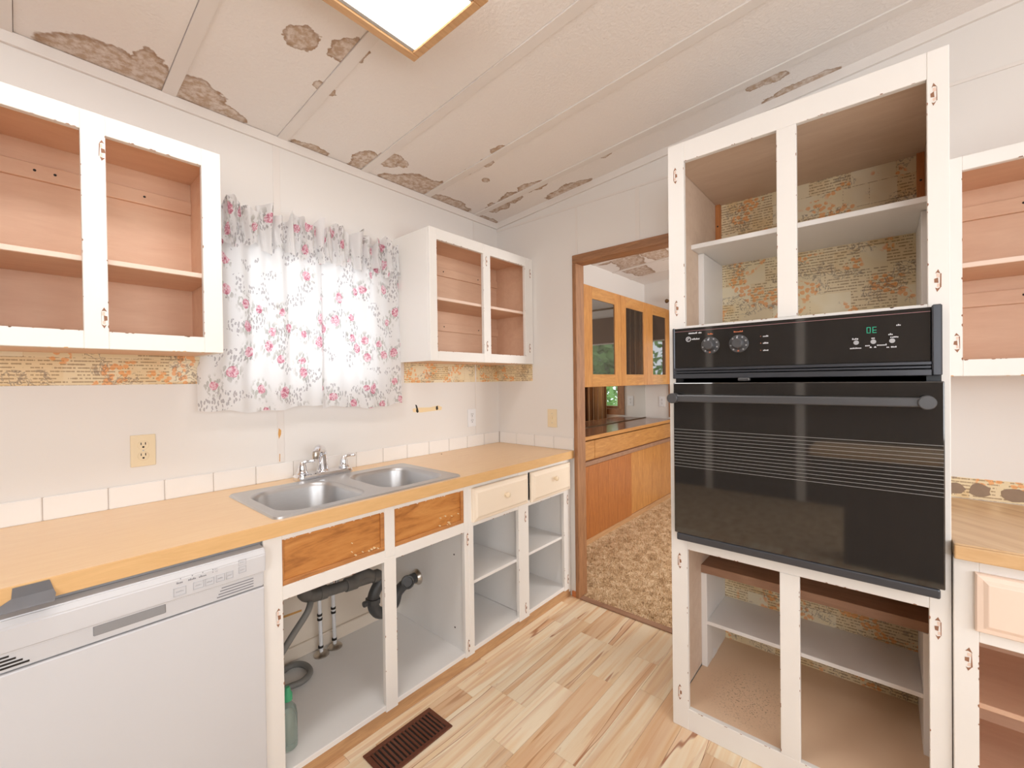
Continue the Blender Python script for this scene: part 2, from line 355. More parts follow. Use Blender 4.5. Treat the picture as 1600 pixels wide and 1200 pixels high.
# ---------------------------------------------------------------- object helpers
ORG = {}
def setp(o, label=None, cat=None, group=None, kind=None):
    if label: o['label'] = label
    if cat: o['category'] = cat
    if group: o['group'] = group
    if kind: o['kind'] = kind
    return o
def thing(name, loc, label, cat, group=None, kind=None):
    o = bpy.data.objects.new(name, None); C.objects.link(o); o.location = loc; o.empty_display_size = 0.05
    ORG[o] = Vector(loc); return setp(o, label, cat, group, kind)
def link(name, me, mat, parent=None, smooth=False, org=None):
    """mesh data given in world coordinates; moved to the parent's origin (or to org for a top-level mesh)"""
    if mat is not None:
        for m in (mat if isinstance(mat, (list, tuple)) else [mat]): me.materials.append(M[m] if isinstance(m, str) else m)
    o = bpy.data.objects.new(name, me); C.objects.link(o)
    if parent is not None:
        og = ORG[parent]; o.parent = parent
    else:
        if org is None and len(me.vertices):
            xs = [v.co for v in me.vertices]
            org = ((min(c.x for c in xs) + max(c.x for c in xs)) / 2, (min(c.y for c in xs) + max(c.y for c in xs)) / 2, min(c.z for c in xs))
        og = Vector(org or (0, 0, 0)); o.location = og
    ORG[o] = Vector(og); me.transform(Matrix.Translation(-Vector(og)))
    if smooth:
        for p in me.polygons: p.use_smooth = True
        me.set_sharp_from_angle(angle=0.7)
    return o
def bm_mesh(bm, name):
    me = bpy.data.meshes.new(name); bm.normal_update(); bm.to_mesh(me); bm.free(); return me
def addbox(bm, x0, x1, y0, y1, z0, z1):
    x0, x1 = min(x0, x1), max(x0, x1); y0, y1 = min(y0, y1), max(y0, y1); z0, z1 = min(z0, z1), max(z0, z1)
    v = [bm.verts.new(c) for c in ((x0, y0, z0), (x1, y0, z0), (x1, y1, z0), (x0, y1, z0), (x0, y0, z1), (x1, y0, z1), (x1, y1, z1), (x0, y1, z1))]
    fs = [bm.faces.new([v[i] for i in f]) for f in ((0, 3, 2, 1), (4, 5, 6, 7), (0, 1, 5, 4), (1, 2, 6, 5), (2, 3, 7, 6), (3, 0, 4, 7))]
    return v, fs
def box(name, b, mat, parent=None, bev=0.0015, seg=1, label=None):
    bm = bmesh.new(); addbox(bm, *b)
    mn = min(abs(b[1] - b[0]), abs(b[3] - b[2]), abs(b[5] - b[4]))
    bev = min(bev, mn * 0.3)
    if bev > 0: bmesh.ops.bevel(bm, geom=list(bm.edges), offset=bev, segments=seg, affect='EDGES', profile=0.5)
    o = link(name, bm_mesh(bm, name), mat, parent)
    if label: o['label'] = label
    return o
def boxes(name, bs, mat, parent=None):
    bm = bmesh.new()
    for b in bs: addbox(bm, *b)
    return link(name, bm_mesh(bm, name), mat, parent)
def tubemesh(pts, rad, seg=12, cap=True, sub=4):
    """swept tube along a smooth path; rad a number or one per control point"""
    P = [Vector(p) for p in pts]; R = [rad] * len(P) if isinstance(rad, (int, float)) else list(rad)
    path, rr = [], []
    if sub <= 1 or len(P) < 3: path, rr = P, R
    else:
        for i in range(len(P) - 1):
            p0, p1, p2, p3 = P[max(i - 1, 0)], P[i], P[i + 1], P[min(i + 2, len(P) - 1)]
            for k in range(sub):
                t = k / sub
                path.append(0.5 * ((2 * p1) + (p2 - p0) * t + (2 * p0 - 5 * p1 + 4 * p2 - p3) * t * t + (3 * p1 - p0 - 3 * p2 + p3) * t ** 3)); rr.append(R[i] * (1 - t) + R[i + 1] * t)
        path.append(P[-1]); rr.append(R[-1])
    bm = bmesh.new(); rings = []; nrm = None
    for i, p in enumerate(path):
        t = (path[min(i + 1, len(path) - 1)] - path[max(i - 1, 0)]).normalized()
        if nrm is None: nrm = t.orthogonal().normalized()
        nrm = (nrm - t * nrm.dot(t)).normalized(); b = t.cross(nrm)
        rings.append([bm.verts.new(p + (nrm * math.cos(a) + b * math.sin(a)) * rr[i]) for a in (2 * PI * k / seg for k in range(seg))])
    for a, b in zip(rings, rings[1:]):
        for k in range(seg): bm.faces.new((a[k], a[(k + 1) % seg], b[(k + 1) % seg], b[k]))
    if cap: bm.faces.new(list(reversed(rings[0]))); bm.faces.new(rings[-1])
    bmesh.ops.recalc_face_normals(bm, faces=bm.faces)
    return bm_mesh(bm, 'tube')
def tube(name, pts, rad, mat, parent=None, seg=12, sub=4):
    return link(name, tubemesh(pts, rad, seg, True, sub), mat, parent, smooth=True)
def lathe(name, base, axis, prof, mat, parent=None, seg=20, smooth=True):
    """prof: list of (radius, distance along axis)"""
    ax = Vector(axis).normalized(); n = ax.orthogonal().normalized(); b = ax.cross(n); base = Vector(base)
    bm = bmesh.new(); rings = []
    for r, h in prof:
        if r < 1e-6: rings.append([bm.verts.new(base + ax * h)])
        else: rings.append([bm.verts.new(base + ax * h + (n * math.cos(a) + b * math.sin(a)) * r) for a in (2 * PI * k / seg for k in range(seg))])
    for a, c in zip(rings, rings[1:]):
        for k in range(seg):
            k2 = (k + 1) % seg
            if len(a) == 1 and len(c) == 1: continue
            if len(a) == 1: bm.faces.new((a[0], c[k2], c[k]))
            elif len(c) == 1: bm.faces.new((a[k], a[k2], c[0]))
            else: bm.faces.new((a[k], a[k2], c[k2], c[k]))
    if len(rings[0]) > 1: bm.faces.new(list(reversed(rings[0])))
    if len(rings[-1]) > 1: bm.faces.new(rings[-1])
    bmesh.ops.recalc_face_normals(bm, faces=bm.faces)
    o = link(name, bm_mesh(bm, name), mat, parent)
    if smooth:
        for p in o.data.polygons: p.use_smooth = True
        o.data.set_sharp_from_angle(angle=0.6)
    return o
# a face: ('N', y) looks towards -y with u = x; ('E', x) looks towards -x with u = y; d counts inwards from the face
def fb(face, u0, u1, d0, d1, z0, z1):
    k, f = face
    return (u0, u1, f + d0, f + d1, z0, z1) if k == 'N' else (f + d0, f + d1, u0, u1, z0, z1)
def fp(face, u, d, z):
    return (u, face[1] + d, z) if face[0] == 'N' else (face[1] + d, u, z)
def sheet(name, face, u0, u1, z0, z1, d0, d1, mat, parent=None, nu=1, edge=None):
    """thin slab with uv in metres"""
    bm = bmesh.new(); addbox(bm, *fb(face, u0, u1, d0, d1, z0, z1))
    uvl = bm.loops.layers.uv.new('UVMap')
    for f in bm.faces:
        for l in f.loops:
            c = l.vert.co; l[uvl].uv = ((c.x if face[0] == 'N' else c.y + 7.3), c.z)
    return link(name, bm_mesh(bm, name), mat, parent)
def polyplate(name, face, pts, d0, d1, mat, parent=None):
    """flat outline (u, z) given thickness; one or several outlines"""
    bm = bmesh.new()
    if not isinstance(pts[0][0], (tuple, list)): pts = [pts]
    for pl in pts:
        a = [bm.verts.new(fp(face, u, d0, z)) for u, z in pl]; b = [bm.verts.new(fp(face, u, d1, z)) for u, z in pl]
        bm.faces.new(a); bm.faces.new(list(reversed(b)))
        for i in range(len(a)):
            j = (i + 1) % len(a); bm.faces.new((a[i], b[i], b[j], a[j]))
    bmesh.ops.recalc_face_normals(bm, faces=bm.faces)
    return link(name, bm_mesh(bm, name), mat, parent)
def scar(parent, face, u, z, side=1, s=1.0):
    """bare mark left by a removed hinge: two pointed ends, a knuckle blot and a strip of older paint"""
    h = 0.031 * s; w_ = 0.0060 * s
    J = lambda: random.uniform(-.0012, .0012)
    P = lambda q: [(u + side * a * 1.0 + J(), z + b + J()) for a, b in q]
    o = polyplate('hinge_scar', face, [P([(-w_, h * .62), (0, h), (w_ * .9, h * .66), (w_ * .1, h * .72)]),
                                     P([(-w_, -h * .62), (w_ * .1, -h * .72), (w_ * .9, -h * .66), (0, -h)]),
                                     P([(-w_ * .2, h * .22), (w_ * 1.1, h * .16), (w_ * 1.15, -h * .2), (-w_ * .1, -h * .26)]),
                                     P([(-w_ * 1.1, h * .62), (-w_ * .8, h * .62), (-w_ * .85, -h * .62), (-w_ * 1.15, -h * .62)])], -0.0006, 0.0004, 'scar', parent)
    polyplate('paint_patch', face, [P([(-w_ * .75, h * .58), (w_ * .3, h * .6), (w_ * .35, h * .26), (-w_ * .7, h * .24)]),
                                    P([(-w_ * .75, -h * .58), (-w_ * .7, -h * .28), (w_ * .35, -h * .3), (w_ * .3, -h * .6)])], -0.0005, 0.0004, 'scar_pink', o)
    return o
def chips(parent, face, segs, n=9, mat='scar'):
    """paint chips along edges; segs: ((u0,z0),(u1,z1),(nu,nz)) with the normal pointing into the painted face"""
    pl = []
    for (a, b, nn) in segs:
        for _ in range(n):
            t = random.random(); L = random.uniform(.003, .012); D = random.uniform(.0008, .0032)
            du, dz = b[0] - a[0], b[1] - a[1]; ln = math.hypot(du, dz); du /= ln; dz /= ln
            u, z = a[0] + du * ln * t, a[1] + dz * ln * t
            pl.append([(u - du * L / 2, z - dz * L / 2), (u + du * L / 2, z + dz * L / 2), (u + du * L * .2 + nn[0] * D, z + dz * L * .2 + nn[1] * D), (u - du * L * .25 + nn[0] * D * .8, z - dz * L * .25 + nn[1] * D * .8)])
    o = polyplate('paint_chips', face, pl, -0.0005, 0.0003, mat, parent); o['kind'] = 'stuff'; return o
def lettering(parent, face, u, z, width, h, mat, n=None, name='lettering', d=-0.0008):
    """a row of tiny strokes for print too small to read in the photograph"""
    n = n or max(3, int(width / (h * .62))); pl = []
    x = u - width / 2; st = width / n
    for i in range(n):
        hh = h * random.choice((.62, .62, .8, 1.0)); ww = st * .68
        if random.random() < .08: x += st; continue
        pl.append([(x, z - h / 2), (x + ww, z - h / 2), (x + ww, z - h / 2 + hh), (x, z - h / 2 + hh)]); x += st
    return polyplate(name, face, pl, d, 0.0005, mat, parent)
def struct(o, label=None, cat=None): return setp(o, label, cat, kind='structure')

# ================================================================ STRUCTURE
H, S = 2.4656, 0.0784
zc = lambda y: H - S * y
XW, YS = -4.6, -4.2            # west and south ends of the open plan room
XE2, YN2, YS2 = 2.62, 0.05, -3.5   # dining room

# left wall (with the kitchen window hole)
WX0, WX1, WZ0, WZ1 = -1.66, -0.98, 1.30, 1.96
wl = boxes('wall_left', [(XW - .1, WX0, 0, .1, -.02, 2.5), (WX1, .1, 0, .1, -.02, 2.5), (WX0, WX1, 0, .1, -.02, WZ0), (WX0, WX1, 0, .1, WZ1, 2.5)], 'wall')
struct(wl, 'cream panelled wall behind the sink and window', 'wall')
# back wall with the doorway
DY0, DY1, DZ = -.661, -1.402, 2.062
wb = boxes('wall_back', [(0, .07, -.64, 0, -.02, 2.9), (0, .07, -1.425, -.64, 2.10, 2.9), (0, .07, YS - .1, -1.425, -.02, 2.9)], 'wall')
struct(wb, 'cream panelled wall with the doorway to the dining room', 'wall')
struct(boxes('wall_front', [(XW - .1, XW, YS, -4.0, -.02, 3.0), (XW - .1, XW, -2.7, 0, -.02, 3.0), (XW - .1, XW, -4.0, -2.7, -.02, .85), (XW - .1, XW, -4.0, -2.7, 2.15, 3.0)], 'panelling'), 'dark wood panelled wall across the open room', 'wall')
struct(boxes('wall_right', [(XW, -3.5, YS - .1, YS, -.02, 3.0), (-1.1, .07, YS - .1, YS, -.02, 3.0), (-3.5, -1.1, YS - .1, YS, -.02, .9), (-3.5, -1.1, YS - .1, YS, 2.2, 3.0)], 'wall'), 'cream wall opposite the sink wall', 'wall')
def window(name, axis, plane, a0, a1, z0, z1, th, label, mull=1, mat='white'):
    """frame, mullions and panes of a window set in a wall; axis x or y is the run of the wall"""
    mk = (lambda a, b, c, d, e, f: (a, b, c, d, e, f)) if axis == 'x' else (lambda a, b, c, d, e, f: (c, d, a, b, e, f))
    t = thing(name, ((a0 + a1) / 2, plane, z0) if axis == 'x' else (plane, (a0 + a1) / 2, z0), label, 'window', kind='structure')
    q0, q1 = plane - th / 2, plane + th / 2; fw = .035
    for b in ((a0, a1, z0, z0 + fw), (a0, a1, z1 - fw, z1), (a0, a0 + fw, z0 + fw, z1 - fw), (a1 - fw, a1, z0 + fw, z1 - fw)):
        box('window_frame', mk(b[0], b[1], q0, q1, b[2], b[3]), mat, t)
    for i in range(mull):
        m = a0 + (a1 - a0) * (i + 1) / (mull + 1); box('mullion', mk(m - .015, m + .015, q0, q1, z0 + fw, z1 - fw), mat, t)
    e = [a0 + fw] + [a0 + (a1 - a0) * (i + 1) / (mull + 1) for i in range(mull)] + [a1 - fw]
    for l, r in zip(e, e[1:]): box('pane', mk(l, r, plane - .002, plane + .002, z0 + fw, z1 - fw), GL, t, 0)
    return t
g = NT('clear_window_glass'); gt = g.new('ShaderNodeBsdfTransparent'); gg = g.new('ShaderNodeBsdfGlossy'); gg.inputs['Roughness'].default_value = 0.02
gm = g.new('ShaderNodeMixShader'); gm.inputs[0].default_value = 0.06; g.link(gt.outputs[0], gm.inputs[1]); g.link(gg.outputs[0], gm.inputs[2]); g.link(gm.outputs[0], g.n['Material Output'].inputs['Surface'])
GL = g.m
window('window_1', 'x', .05, WX0, WX1, WZ0, WZ1, .06, 'small white framed window behind the rose print curtains')
window('window_2', 'y', XW - .05, -4.0, -2.7, .85, 2.15, .06, 'white framed window in the dark panelled wall')
window('window_3', 'x', YS - .05, -3.5, -1.1, .9, 2.2, .06, 'wide white framed window opposite the sink', 2)

# ceilings: slab, boards and battens
def sloped(bm, x0, x1, y0, y1, dz0, dz1):
    v = [bm.verts.new((x, y, zc(y) + dz)) for dz in (dz0, dz1) for x, y in ((x0, y0), (x1, y0), (x1, y1), (x0, y1))]
    for f in ((3, 2, 1, 0), (4, 5, 6, 7), (0, 1, 5, 4), (1, 2, 6, 5), (2, 3, 7, 6), (3, 0, 4, 7)): bm.faces.new([v[i] for i in f])
    bmesh.ops.recalc_face_normals(bm, faces=bm.faces)
def slope_obj(name, x0, x1, y0, y1, dz0, dz1, mat, parent=None):
    bm = bmesh.new(); sloped(bm, x0, x1, y0, y1, dz0, dz1); return link(name, bm_mesh(bm, name), mat, parent)
ce = slope_obj('ceiling', XW, .07, YS, .1, .012, .05, 'brown_board'); struct(ce, 'water stained board ceiling with battens over the kitchen', 'ceiling')  # slab coloured dark so the gaps beside the battens read as shadow lines
bat = [-.216 - .4105 * k for k in range(11)]
edges = [0.0] + bat + [XW - .05]
for a, b in zip(edges, edges[1:]): slope_obj('ceiling_panel', b + .0225, a - .0225 if a < 0 else a, YS, 0, 0, .012, 'ceiling', ce)
for k, x in enumerate(bat): slope_obj('batten', x - .021, x + .021, YS, 0, -.006, .0125, 'trim', ce)
cd = slope_obj('ceiling_dining', .07, XE2 + .1, YS2, YN2 + .1, .012, .05, 'ceiling'); struct(cd, 'stained board ceiling of the dining room beyond the doorway', 'ceiling')
bd = [.1945 + .4105 * k for k in range(1, 6)]; edges = [.07] + bd + [XE2]
for a, b in zip(edges, edges[1:]): slope_obj('ceiling_panel', a + .001, b - .001, YS2, YN2, 0, .012, 'ceiling', cd)
for x in bd: slope_obj('batten', x - .021, x + .021, YS2, YN2, -.006, 0, 'trim', cd)
# cove trims and wall battens
struct(box('trim_1', (XW, 0, -.014, 0, H - .042, H - .001), 'trim'), 'narrow cove trim where the sink wall meets the ceiling', 'trim')
o = slope_obj('trim_2', -.013, 0, YS, -.0, -.04, 0, 'trim'); struct(o, 'narrow cove trim above the doorway wall', 'trim')
struct(box('trim_3', (-.004, 0, YS, -.0, 2.405, 2.418), 'trim', bev=.001), 'thin horizontal panel strip high on the doorway wall', 'trim')
for x0, x1, nm in ((-1.486, -1.456, 'wall strip above and below the rose print curtains'), (-2.72, -2.69, 'wall strip past the large wall cabinet'), (-.236, -.226, 'fine wall seam above the small wall cabinet')):
    struct(box('trim_4', (x0, x1, -.003, 0, .99, H - .042), 'trim', bev=.001), 'painted vertical ' + nm, 'trim')
for y0, y1, nm in ((-.67, -.655, 'doorway corner'), (-1.07, -1.045, 'middle of the doorway')):
    struct(box('trim_5', (-.003, 0, y0, y1, 2.11, 2.405), 'trim', bev=.001), 'painted vertical strip above the ' + nm, 'trim')
# paint chip on the wall strip over the sink, and the remains of a torn off towel holder
polyplate('paint_chip', ('N', 0), [(-1.480, 1.147), (-1.470, 1.136), (-1.471, 1.118), (-1.480, 1.098), (-1.483, 1.12)], -.0045, -.002, 'ruststain', wl)
polyplate('paint_chip', ('N', 0), [(-1.479, 1.03), (-1.476, 1.03), (-1.477, .995), (-1.48, .995)], -.004, -.002, 'ruststain', wl)
hs = polyplate('torn_paint_patch', ('N', 0), [(-.745, 1.192), (-.70, 1.196), (-.62, 1.193), (-.555, 1.201), (-.525, 1.19), (-.53, 1.172), (-.60, 1.17), (-.69, 1.166), (-.742, 1.173)], -.001, .001, 'glue', wl)
polyplate('gouge', ('N', 0), [[(-.726, 1.215), (-.716, 1.212), (-.708, 1.19), (-.703, 1.172), (-.712, 1.165), (-.722, 1.176), (-.719, 1.19)], [(-.572, 1.196), (-.56, 1.2), (-.556, 1.18), (-.566, 1.172), (-.574, 1.18)]], -.0018, 0, 'slot', wl)

# door casing
dr = thing('door_1', (.03, -1.03, 0), 'brown wooden casing of the open doorway', 'doorway', kind='structure')
box('jamb', (-.012, .082, DY0, -.634, 0, DZ), 'casing', dr, .003)
box('jamb', (-.012, .082, -1.43, DY1, 0, DZ), 'casing', dr, .003)
box('door_head', (-.012, .082, -1.43, -.634, DZ, 2.112), 'casing_y', dr, .003)
struct(box('trim_6', (-.012, .03, DY1, DY0, 0, .008), 'brown_board', bev=.003), 'brown threshold strip between boards and shag carpet', 'trim')
struct(box('baseboard_back', (-.010, 0, -.634, -.606, 0, .035), 'orange_base', bev=.002), 'short orange base trim beside the door casing', 'trim')

# floors
fl = boxes('floor', [(-2.95, 0.0, -3.4, 0, -.02, -.006)], 'joint'); struct(fl, 'pale maple board floor with brown heartwood streaks', 'floor')
cache = {}
def plank(x0, x1, y0, y1):
    L = round(x1 - x0, 3); W = round(y1 - y0, 4); key = (L, W)
    if key not in cache:
        bm = bmesh.new(); addbox(bm, -L / 2 + .0004, L / 2 - .0004, -W / 2 + .0004, W / 2 - .0004, -.006, 0)
        bmesh.ops.bevel(bm, geom=[e for e in bm.edges if all(v.co.z > -.001 for v in e.verts)], offset=.0006, segments=1, affect='EDGES')
        me = bm_mesh(bm, 'plank'); me.materials.append(M['plank']); cache[key] = me
    o = bpy.data.objects.new('plank', cache[key]); C.objects.link(o); o.parent = fl
    o.location = Vector(((x0 + x1) / 2, (y0 + y1) / 2, 0)) - ORG[fl]
rp = random.Random(3); PW = .1053; j = 0
y = -.535
while y > -3.35:
    x = 0.0 - rp.choice((0, .1, .2, .3)); 
    if x < 0: plank(x, 0, y - PW, y)
    while x > -2.94:
        L = rp.choice((.4, .5, .55, .6, .7)); x1 = max(-2.95, x - L)
        if x1 < -2.80: x1 = -2.95
        plank(x1, x, y - PW, y); x = x1
    y -= PW
struct(boxes('floor_front', [(XW, -2.95, YS, 0, -.02, -.002), (-2.95, .0, YS, -3.4, -.02, -.002)], 'carpet'), 'tan carpet of the open room behind the viewer', 'floor')
fd = boxes('floor_dining', [(0, XE2, YS2, YN2, -.02, .002)], 'carpet'); struct(fd, 'tan shag carpet of the dining room', 'floor')
# shag pile
rs = random.Random(5); vt, fc = [], []
for i in range(30000):
    x = .03 + 2.5 * rs.random() ** 1.15; y = -.30 - 1.5 * rs.random()
    a = rs.random() * 2 * PI; ln = rs.uniform(.012, .032); le = rs.uniform(.3, 1.5); wd = rs.uniform(.0016, .004)
    dx, dy = math.cos(a), math.sin(a); n = len(vt)
    vt += [(x - dy * wd, y + dx * wd, .001), (x + dy * wd, y - dx * wd, .001), (x + dx * ln * math.sin(le) , y + dy * ln * math.sin(le), .003 + ln * math.cos(le))]
    fc.append((n, n + 1, n + 2))
me = bpy.data.meshes.new('carpet_pile'); me.from_pydata(vt, [], fc)
cp = link('carpet_pile', me, 'carpet', fd); cp['kind'] = 'stuff'

# dining room shell
struct(boxes('wall_dining_left', [(.07, XE2 + .1, YN2, YN2 + .1, -.02, 2.6)], 'wall'), 'pale wall behind the oak hutch', 'wall')
EY0, EY1, EZ0, EZ1 = -1.50, -.30, .98, 1.92
struct(boxes('wall_dining_back', [(XE2, XE2 + .1, EY1, YN2, -.02, 2.9), (XE2, XE2 + .1, YS2, EY0, -.02, 2.9), (XE2, XE2 + .1, EY0, EY1, -.02, EZ0), (XE2, XE2 + .1, EY0, EY1, EZ1, 2.9)], 'wall'), 'pale end wall of the dining room', 'wall')
struct(boxes('wall_dining_right', [(.07, .5, YS2 - .1, YS2, -.02, 2.9), (2.1, XE2, YS2 - .1, YS2, -.02, 2.9), (.5, 2.1, YS2 - .1, YS2, -.02, .95), (.5, 2.1, YS2 - .1, YS2, 2.05, 2.9)], 'panelling'), 'dark panelled wall of the dining room', 'wall')
wdn = window('window_4', 'y', XE2 + .05, EY0, EY1, EZ0, EZ1, .06, 'brown framed dining room window looking out on trees', 1, 'casing')
for b in ((XE2 - .015, XE2, EY0 - .07, EY1 + .07, EZ1, EZ1 + .07), (XE2 - .015, XE2, EY0 - .07, EY1 + .07, EZ0 - .07, EZ0), (XE2 - .015, XE2, EY1, EY1 + .07, EZ0, EZ1), (XE2 - .015, XE2, EY0 - .07, EY0, EZ0, EZ1)):
    box('window_casing', b, 'casing', wdn)
window('window_5', 'x', YS2 - .05, .5, 2.1, .95, 2.05, .06, 'window in the dark panelled dining room wall')

# ---------------------------------------------------------------- tiles (parts of the walls)
tcache = {}
def tile(parent, face, u0, u1):
    L = round(abs(u1 - u0), 3); key = (face[0], L)
    if key not in tcache:
        bm = bmesh.new(); a = L / 2 - .0012
        addbox(bm, *((-a, a, -.007, 0, 0, .077) if face[0] == 'N' else (-.007, 0, -a, a, 0, .077)))
        bmesh.ops.bevel(bm, geom=list(bm.edges), offset=.0022, segments=2, affect='EDGES')
        me = bm_mesh(bm, 'tile'); me.materials.append(M['tile']); tcache[key] = me
    o = bpy.data.objects.new('tile', tcache[key]); C.objects.link(o); o.parent = parent
    o.location = Vector(fp(face, (u0 + u1) / 2, 0, .9112)) - ORG[parent]
TW = .1572; xs = [-.008]
while xs[-1] > -2.36: xs.append(xs[-1] - TW if len(xs) > 1 else -.1623)
for a, b in zip(xs, xs[1:]): tile(wl, ('N', 0), b, a)
box('grout', (xs[-1], 0, -.004, 0, .911, .987), 'grout', wl, 0)
ys = [-.008, -.1645, -.3215, -.4785, -.630]
for a, b in zip(ys, ys[1:]): tile(wb, ('E', 0), b, a)
box('grout', (-.004, 0, -.63, 0, .911, .987), 'grout', wb, 0)
# wallpaper left on the walls
sheet('wallpaper_strip', ('N', 0), -2.42, -1.772, 1.352, 1.462, -.0015, 0, 'wallpaper', wl)
sheet('wallpaper_strip', ('N', 0), -.800, 0, 1.343, 1.46, -.0015, 0, 'wallpaper', wl)
sheet('wallpaper_strip', ('E', 0), -.308, 0, 1.344, 1.46, -.0015, 0, 'wallpaper', wb)
sheet('wallpaper_strip', ('E', 0), -3.15, -2.217, .9, .975, -.0015, 0, 'wallpaper', wb)
for (a, b, z0, hgt) in ((-2.24, -2.305, .91, .045), (-2.31, -2.365, .908, .05), (-2.385, -2.46, .905, .048), (-2.47, -2.53, .91, .05)):
    pl = []
    for k in range(14):
        an = 2 * PI * k / 14; r = random.uniform(.85, 1.1)
        pl.append(((a + b) / 2 + math.cos(an) * abs(b - a) / 2 * r, z0 + hgt / 2 + math.sin(an) * hgt / 2 * r))
    polyplate('torn_patch', ('E', 0), pl, -.003, 0, 'torn', wb)

# ================================================================ THINGS
# ---------------------------------------------------------------- wall cabinets
def wall_cab(name, face, depth, u0, u1, z0, z1, stiles, openz, shelf, label, scars, nailers, back_to=None):
    """u0..u1 outer run (u0 < u1); stiles list of (a, b); openz opening heights; shelf height"""
    t = thing(name, fp(face, (u0 + u1) / 2, depth / 2, z0), label, 'cabinet')
    sidem = 'white'; T = .016; N = face[0] == 'N'
    inn = 'tan_in' if N else 'tan_in_y'
    for (a, b) in ((u0, u0 + T), (u1 - T, u1)): box('side_panel', fb(face, a, b, .02, depth, z0, z1), 'white', t)
    # tan linings on the inside of the sides
    for (a, b) in ((u0 + T, u0 + T + .003), (u1 - T - .003, u1 - T)): box('side_lining', fb(face, a, b, .02, depth, z0 + .02, z1 - .02), inn, t, 0)
    box('top_panel', fb(face, u0 + T, u1 - T, .02, depth, z1 - .02, z1), inn, t)
    box('bottom_panel', fb(face, u0 + T, u1 - T, .02, depth, z0 + .002, z0 + .018), inn, t)
    box('back_panel', fb(face, u0 + T, u1 - T, depth - .008, depth - .001, z0 + .018, z1 - .02), inn, t, 0)
    sh = box('shelf', fb(face, u0 + T + .003, u1 - T - .003, .028, depth - .008, shelf, shelf + .016), inn, t)
    box('shelf_edge', fb(face, u0 + T + .003, u1 - T - .003, .022, .028, shelf, shelf + .016), 'pink_edge', sh)
    for zz in nailers:
        n = box('nailer', fb(face, u0 + T + .003, u1 - T - .003, depth - .022, depth - .008, zz, zz + .05), inn, t)
        for uu in (.33, .4, .75):
            lathe('screw', fp(face, u0 + (u1 - u0) * uu, depth - .0225, zz + .028), fp((face[0], 0), 0, -1, 0), [(.004, 0), (.004, .001), (0, .0014)], 'slot', n, 8)
    for (a, b) in stiles: box('stile', fb(face, a, b, 0, .02, z0, z1), 'white', t)
    st = sorted(stiles)
    for (l, r) in zip(st, st[1:]):
        box('rail', fb(face, l[1], r[0], .0005, .02, openz[1], z1), 'white', t); box('rail', fb(face, l[1], r[0], .0005, .02, z0, openz[0]), 'white', t)
        chips(t, face, [((l[1], openz[0]), (l[1], openz[1]), (-1, 0)), ((r[0], openz[0]), (r[0], openz[1]), (1, 0)), ((l[1], openz[0]), (r[0], openz[0]), (0, -1)), ((l[1], openz[1]), (r[0], openz[1]), (0, 1))], 6)
    chips(t, face, [((u0, z0), (u1, z0), (0, 1))], 10, 'ruststain')
    for (u, z, s) in scars: scar(t, face, u, z, s)
    return t
wall_cab('wall_cabinet', ('N', -.32), .32, -2.42, -1.776, 1.459, 2.156, [(-2.42, -2.365), (-2.125, -2.071), (-1.832, -1.776)], (1.511, 2.097), 1.717,
         'large white doorless wall cabinet above the dishwasher', [(-2.081, 1.551, 1), (-2.079, 2.05, 1)], [2.015])
wall_cab('wall_cabinet', ('N', -.32), .32, -.860, -.003, 1.457, 2.150, [(-.860, -.812), (-.467, -.408), (-.084, -.003)], (1.509, 2.092), 1.783,
         'small white doorless wall cabinet in the corner beside the curtains', [(-.442, 2.052, 1), (-.441, 1.554, 1), (-.03, 2.053, 1), (-.04, 1.56, 1)], [2.0, 1.66])
wall_cab('wall_cabinet', ('E', -.32), .32, -3.10, -2.219, 1.345, 2.030, [(-2.266, -2.219), (-2.68, -2.63), (-3.10, -3.05)], (1.397, 1.986), 1.686,
         'white doorless wall cabinet to the right of the black oven', [(-2.253, 1.451, 1)], [1.9, 1.59])

# ---------------------------------------------------------------- countertop
def countertop(name, x0, x1, y0, y1, z0, z1, hole, label):
    t = thing(name, ((x0 + x1) / 2, y0, z0), label, 'countertop')
    bm = bmesh.new(); hx0, hx1, hy0, hy1 = hole
    X = [x0, hx0, hx1, x1]; Y = [y0 + .004, hy0, hy1, y1]
    for z in (z0, z1):
        gr = [[bm.verts.new((x, yy, z)) for x in X] for yy in Y]
        for j in range(3):
            for i in range(3):
                if i == 1 and j == 1: continue
                f = (gr[j][i], gr[j][i + 1], gr[j + 1][i + 1], gr[j + 1][i]); bm.faces.new(f if z == z1 else tuple(reversed(f)))
    bm.verts.ensure_lookup_table()
    be = [e for e in bm.edges if e.is_boundary]
    bmesh.ops.bridge_loops(bm, edges=[e for e in be if all(x0 + .001 < v.co.x < x1 - .001 and hy0 - .001 < v.co.y < hy1 + .001 for v in e.verts)])
    be = [e for e in bm.edges if e.is_boundary]; bmesh.ops.bridge_loops(bm, edges=be)
    bmesh.ops.recalc_face_normals(bm, faces=bm.faces)
    link('top', bm_mesh(bm, 'top'), 'laminate', t)
    box('front_edge', (x0, x1, y0, y0 + .004, z0 - .004, z1), 'laminate_edge', t, .001)
    return t
ct = countertop('countertop', -2.40, -.001, -.6275, -.001, .868, .911, (-1.69, -.945, -.575, -.165), 'beech laminate countertop holding the double sink')
lathe('screw', (-.585, -.062, .9105), (0, 0, 1), [(.004, 0), (.004, .002), (0, .003)], 'slot', ct, 8)

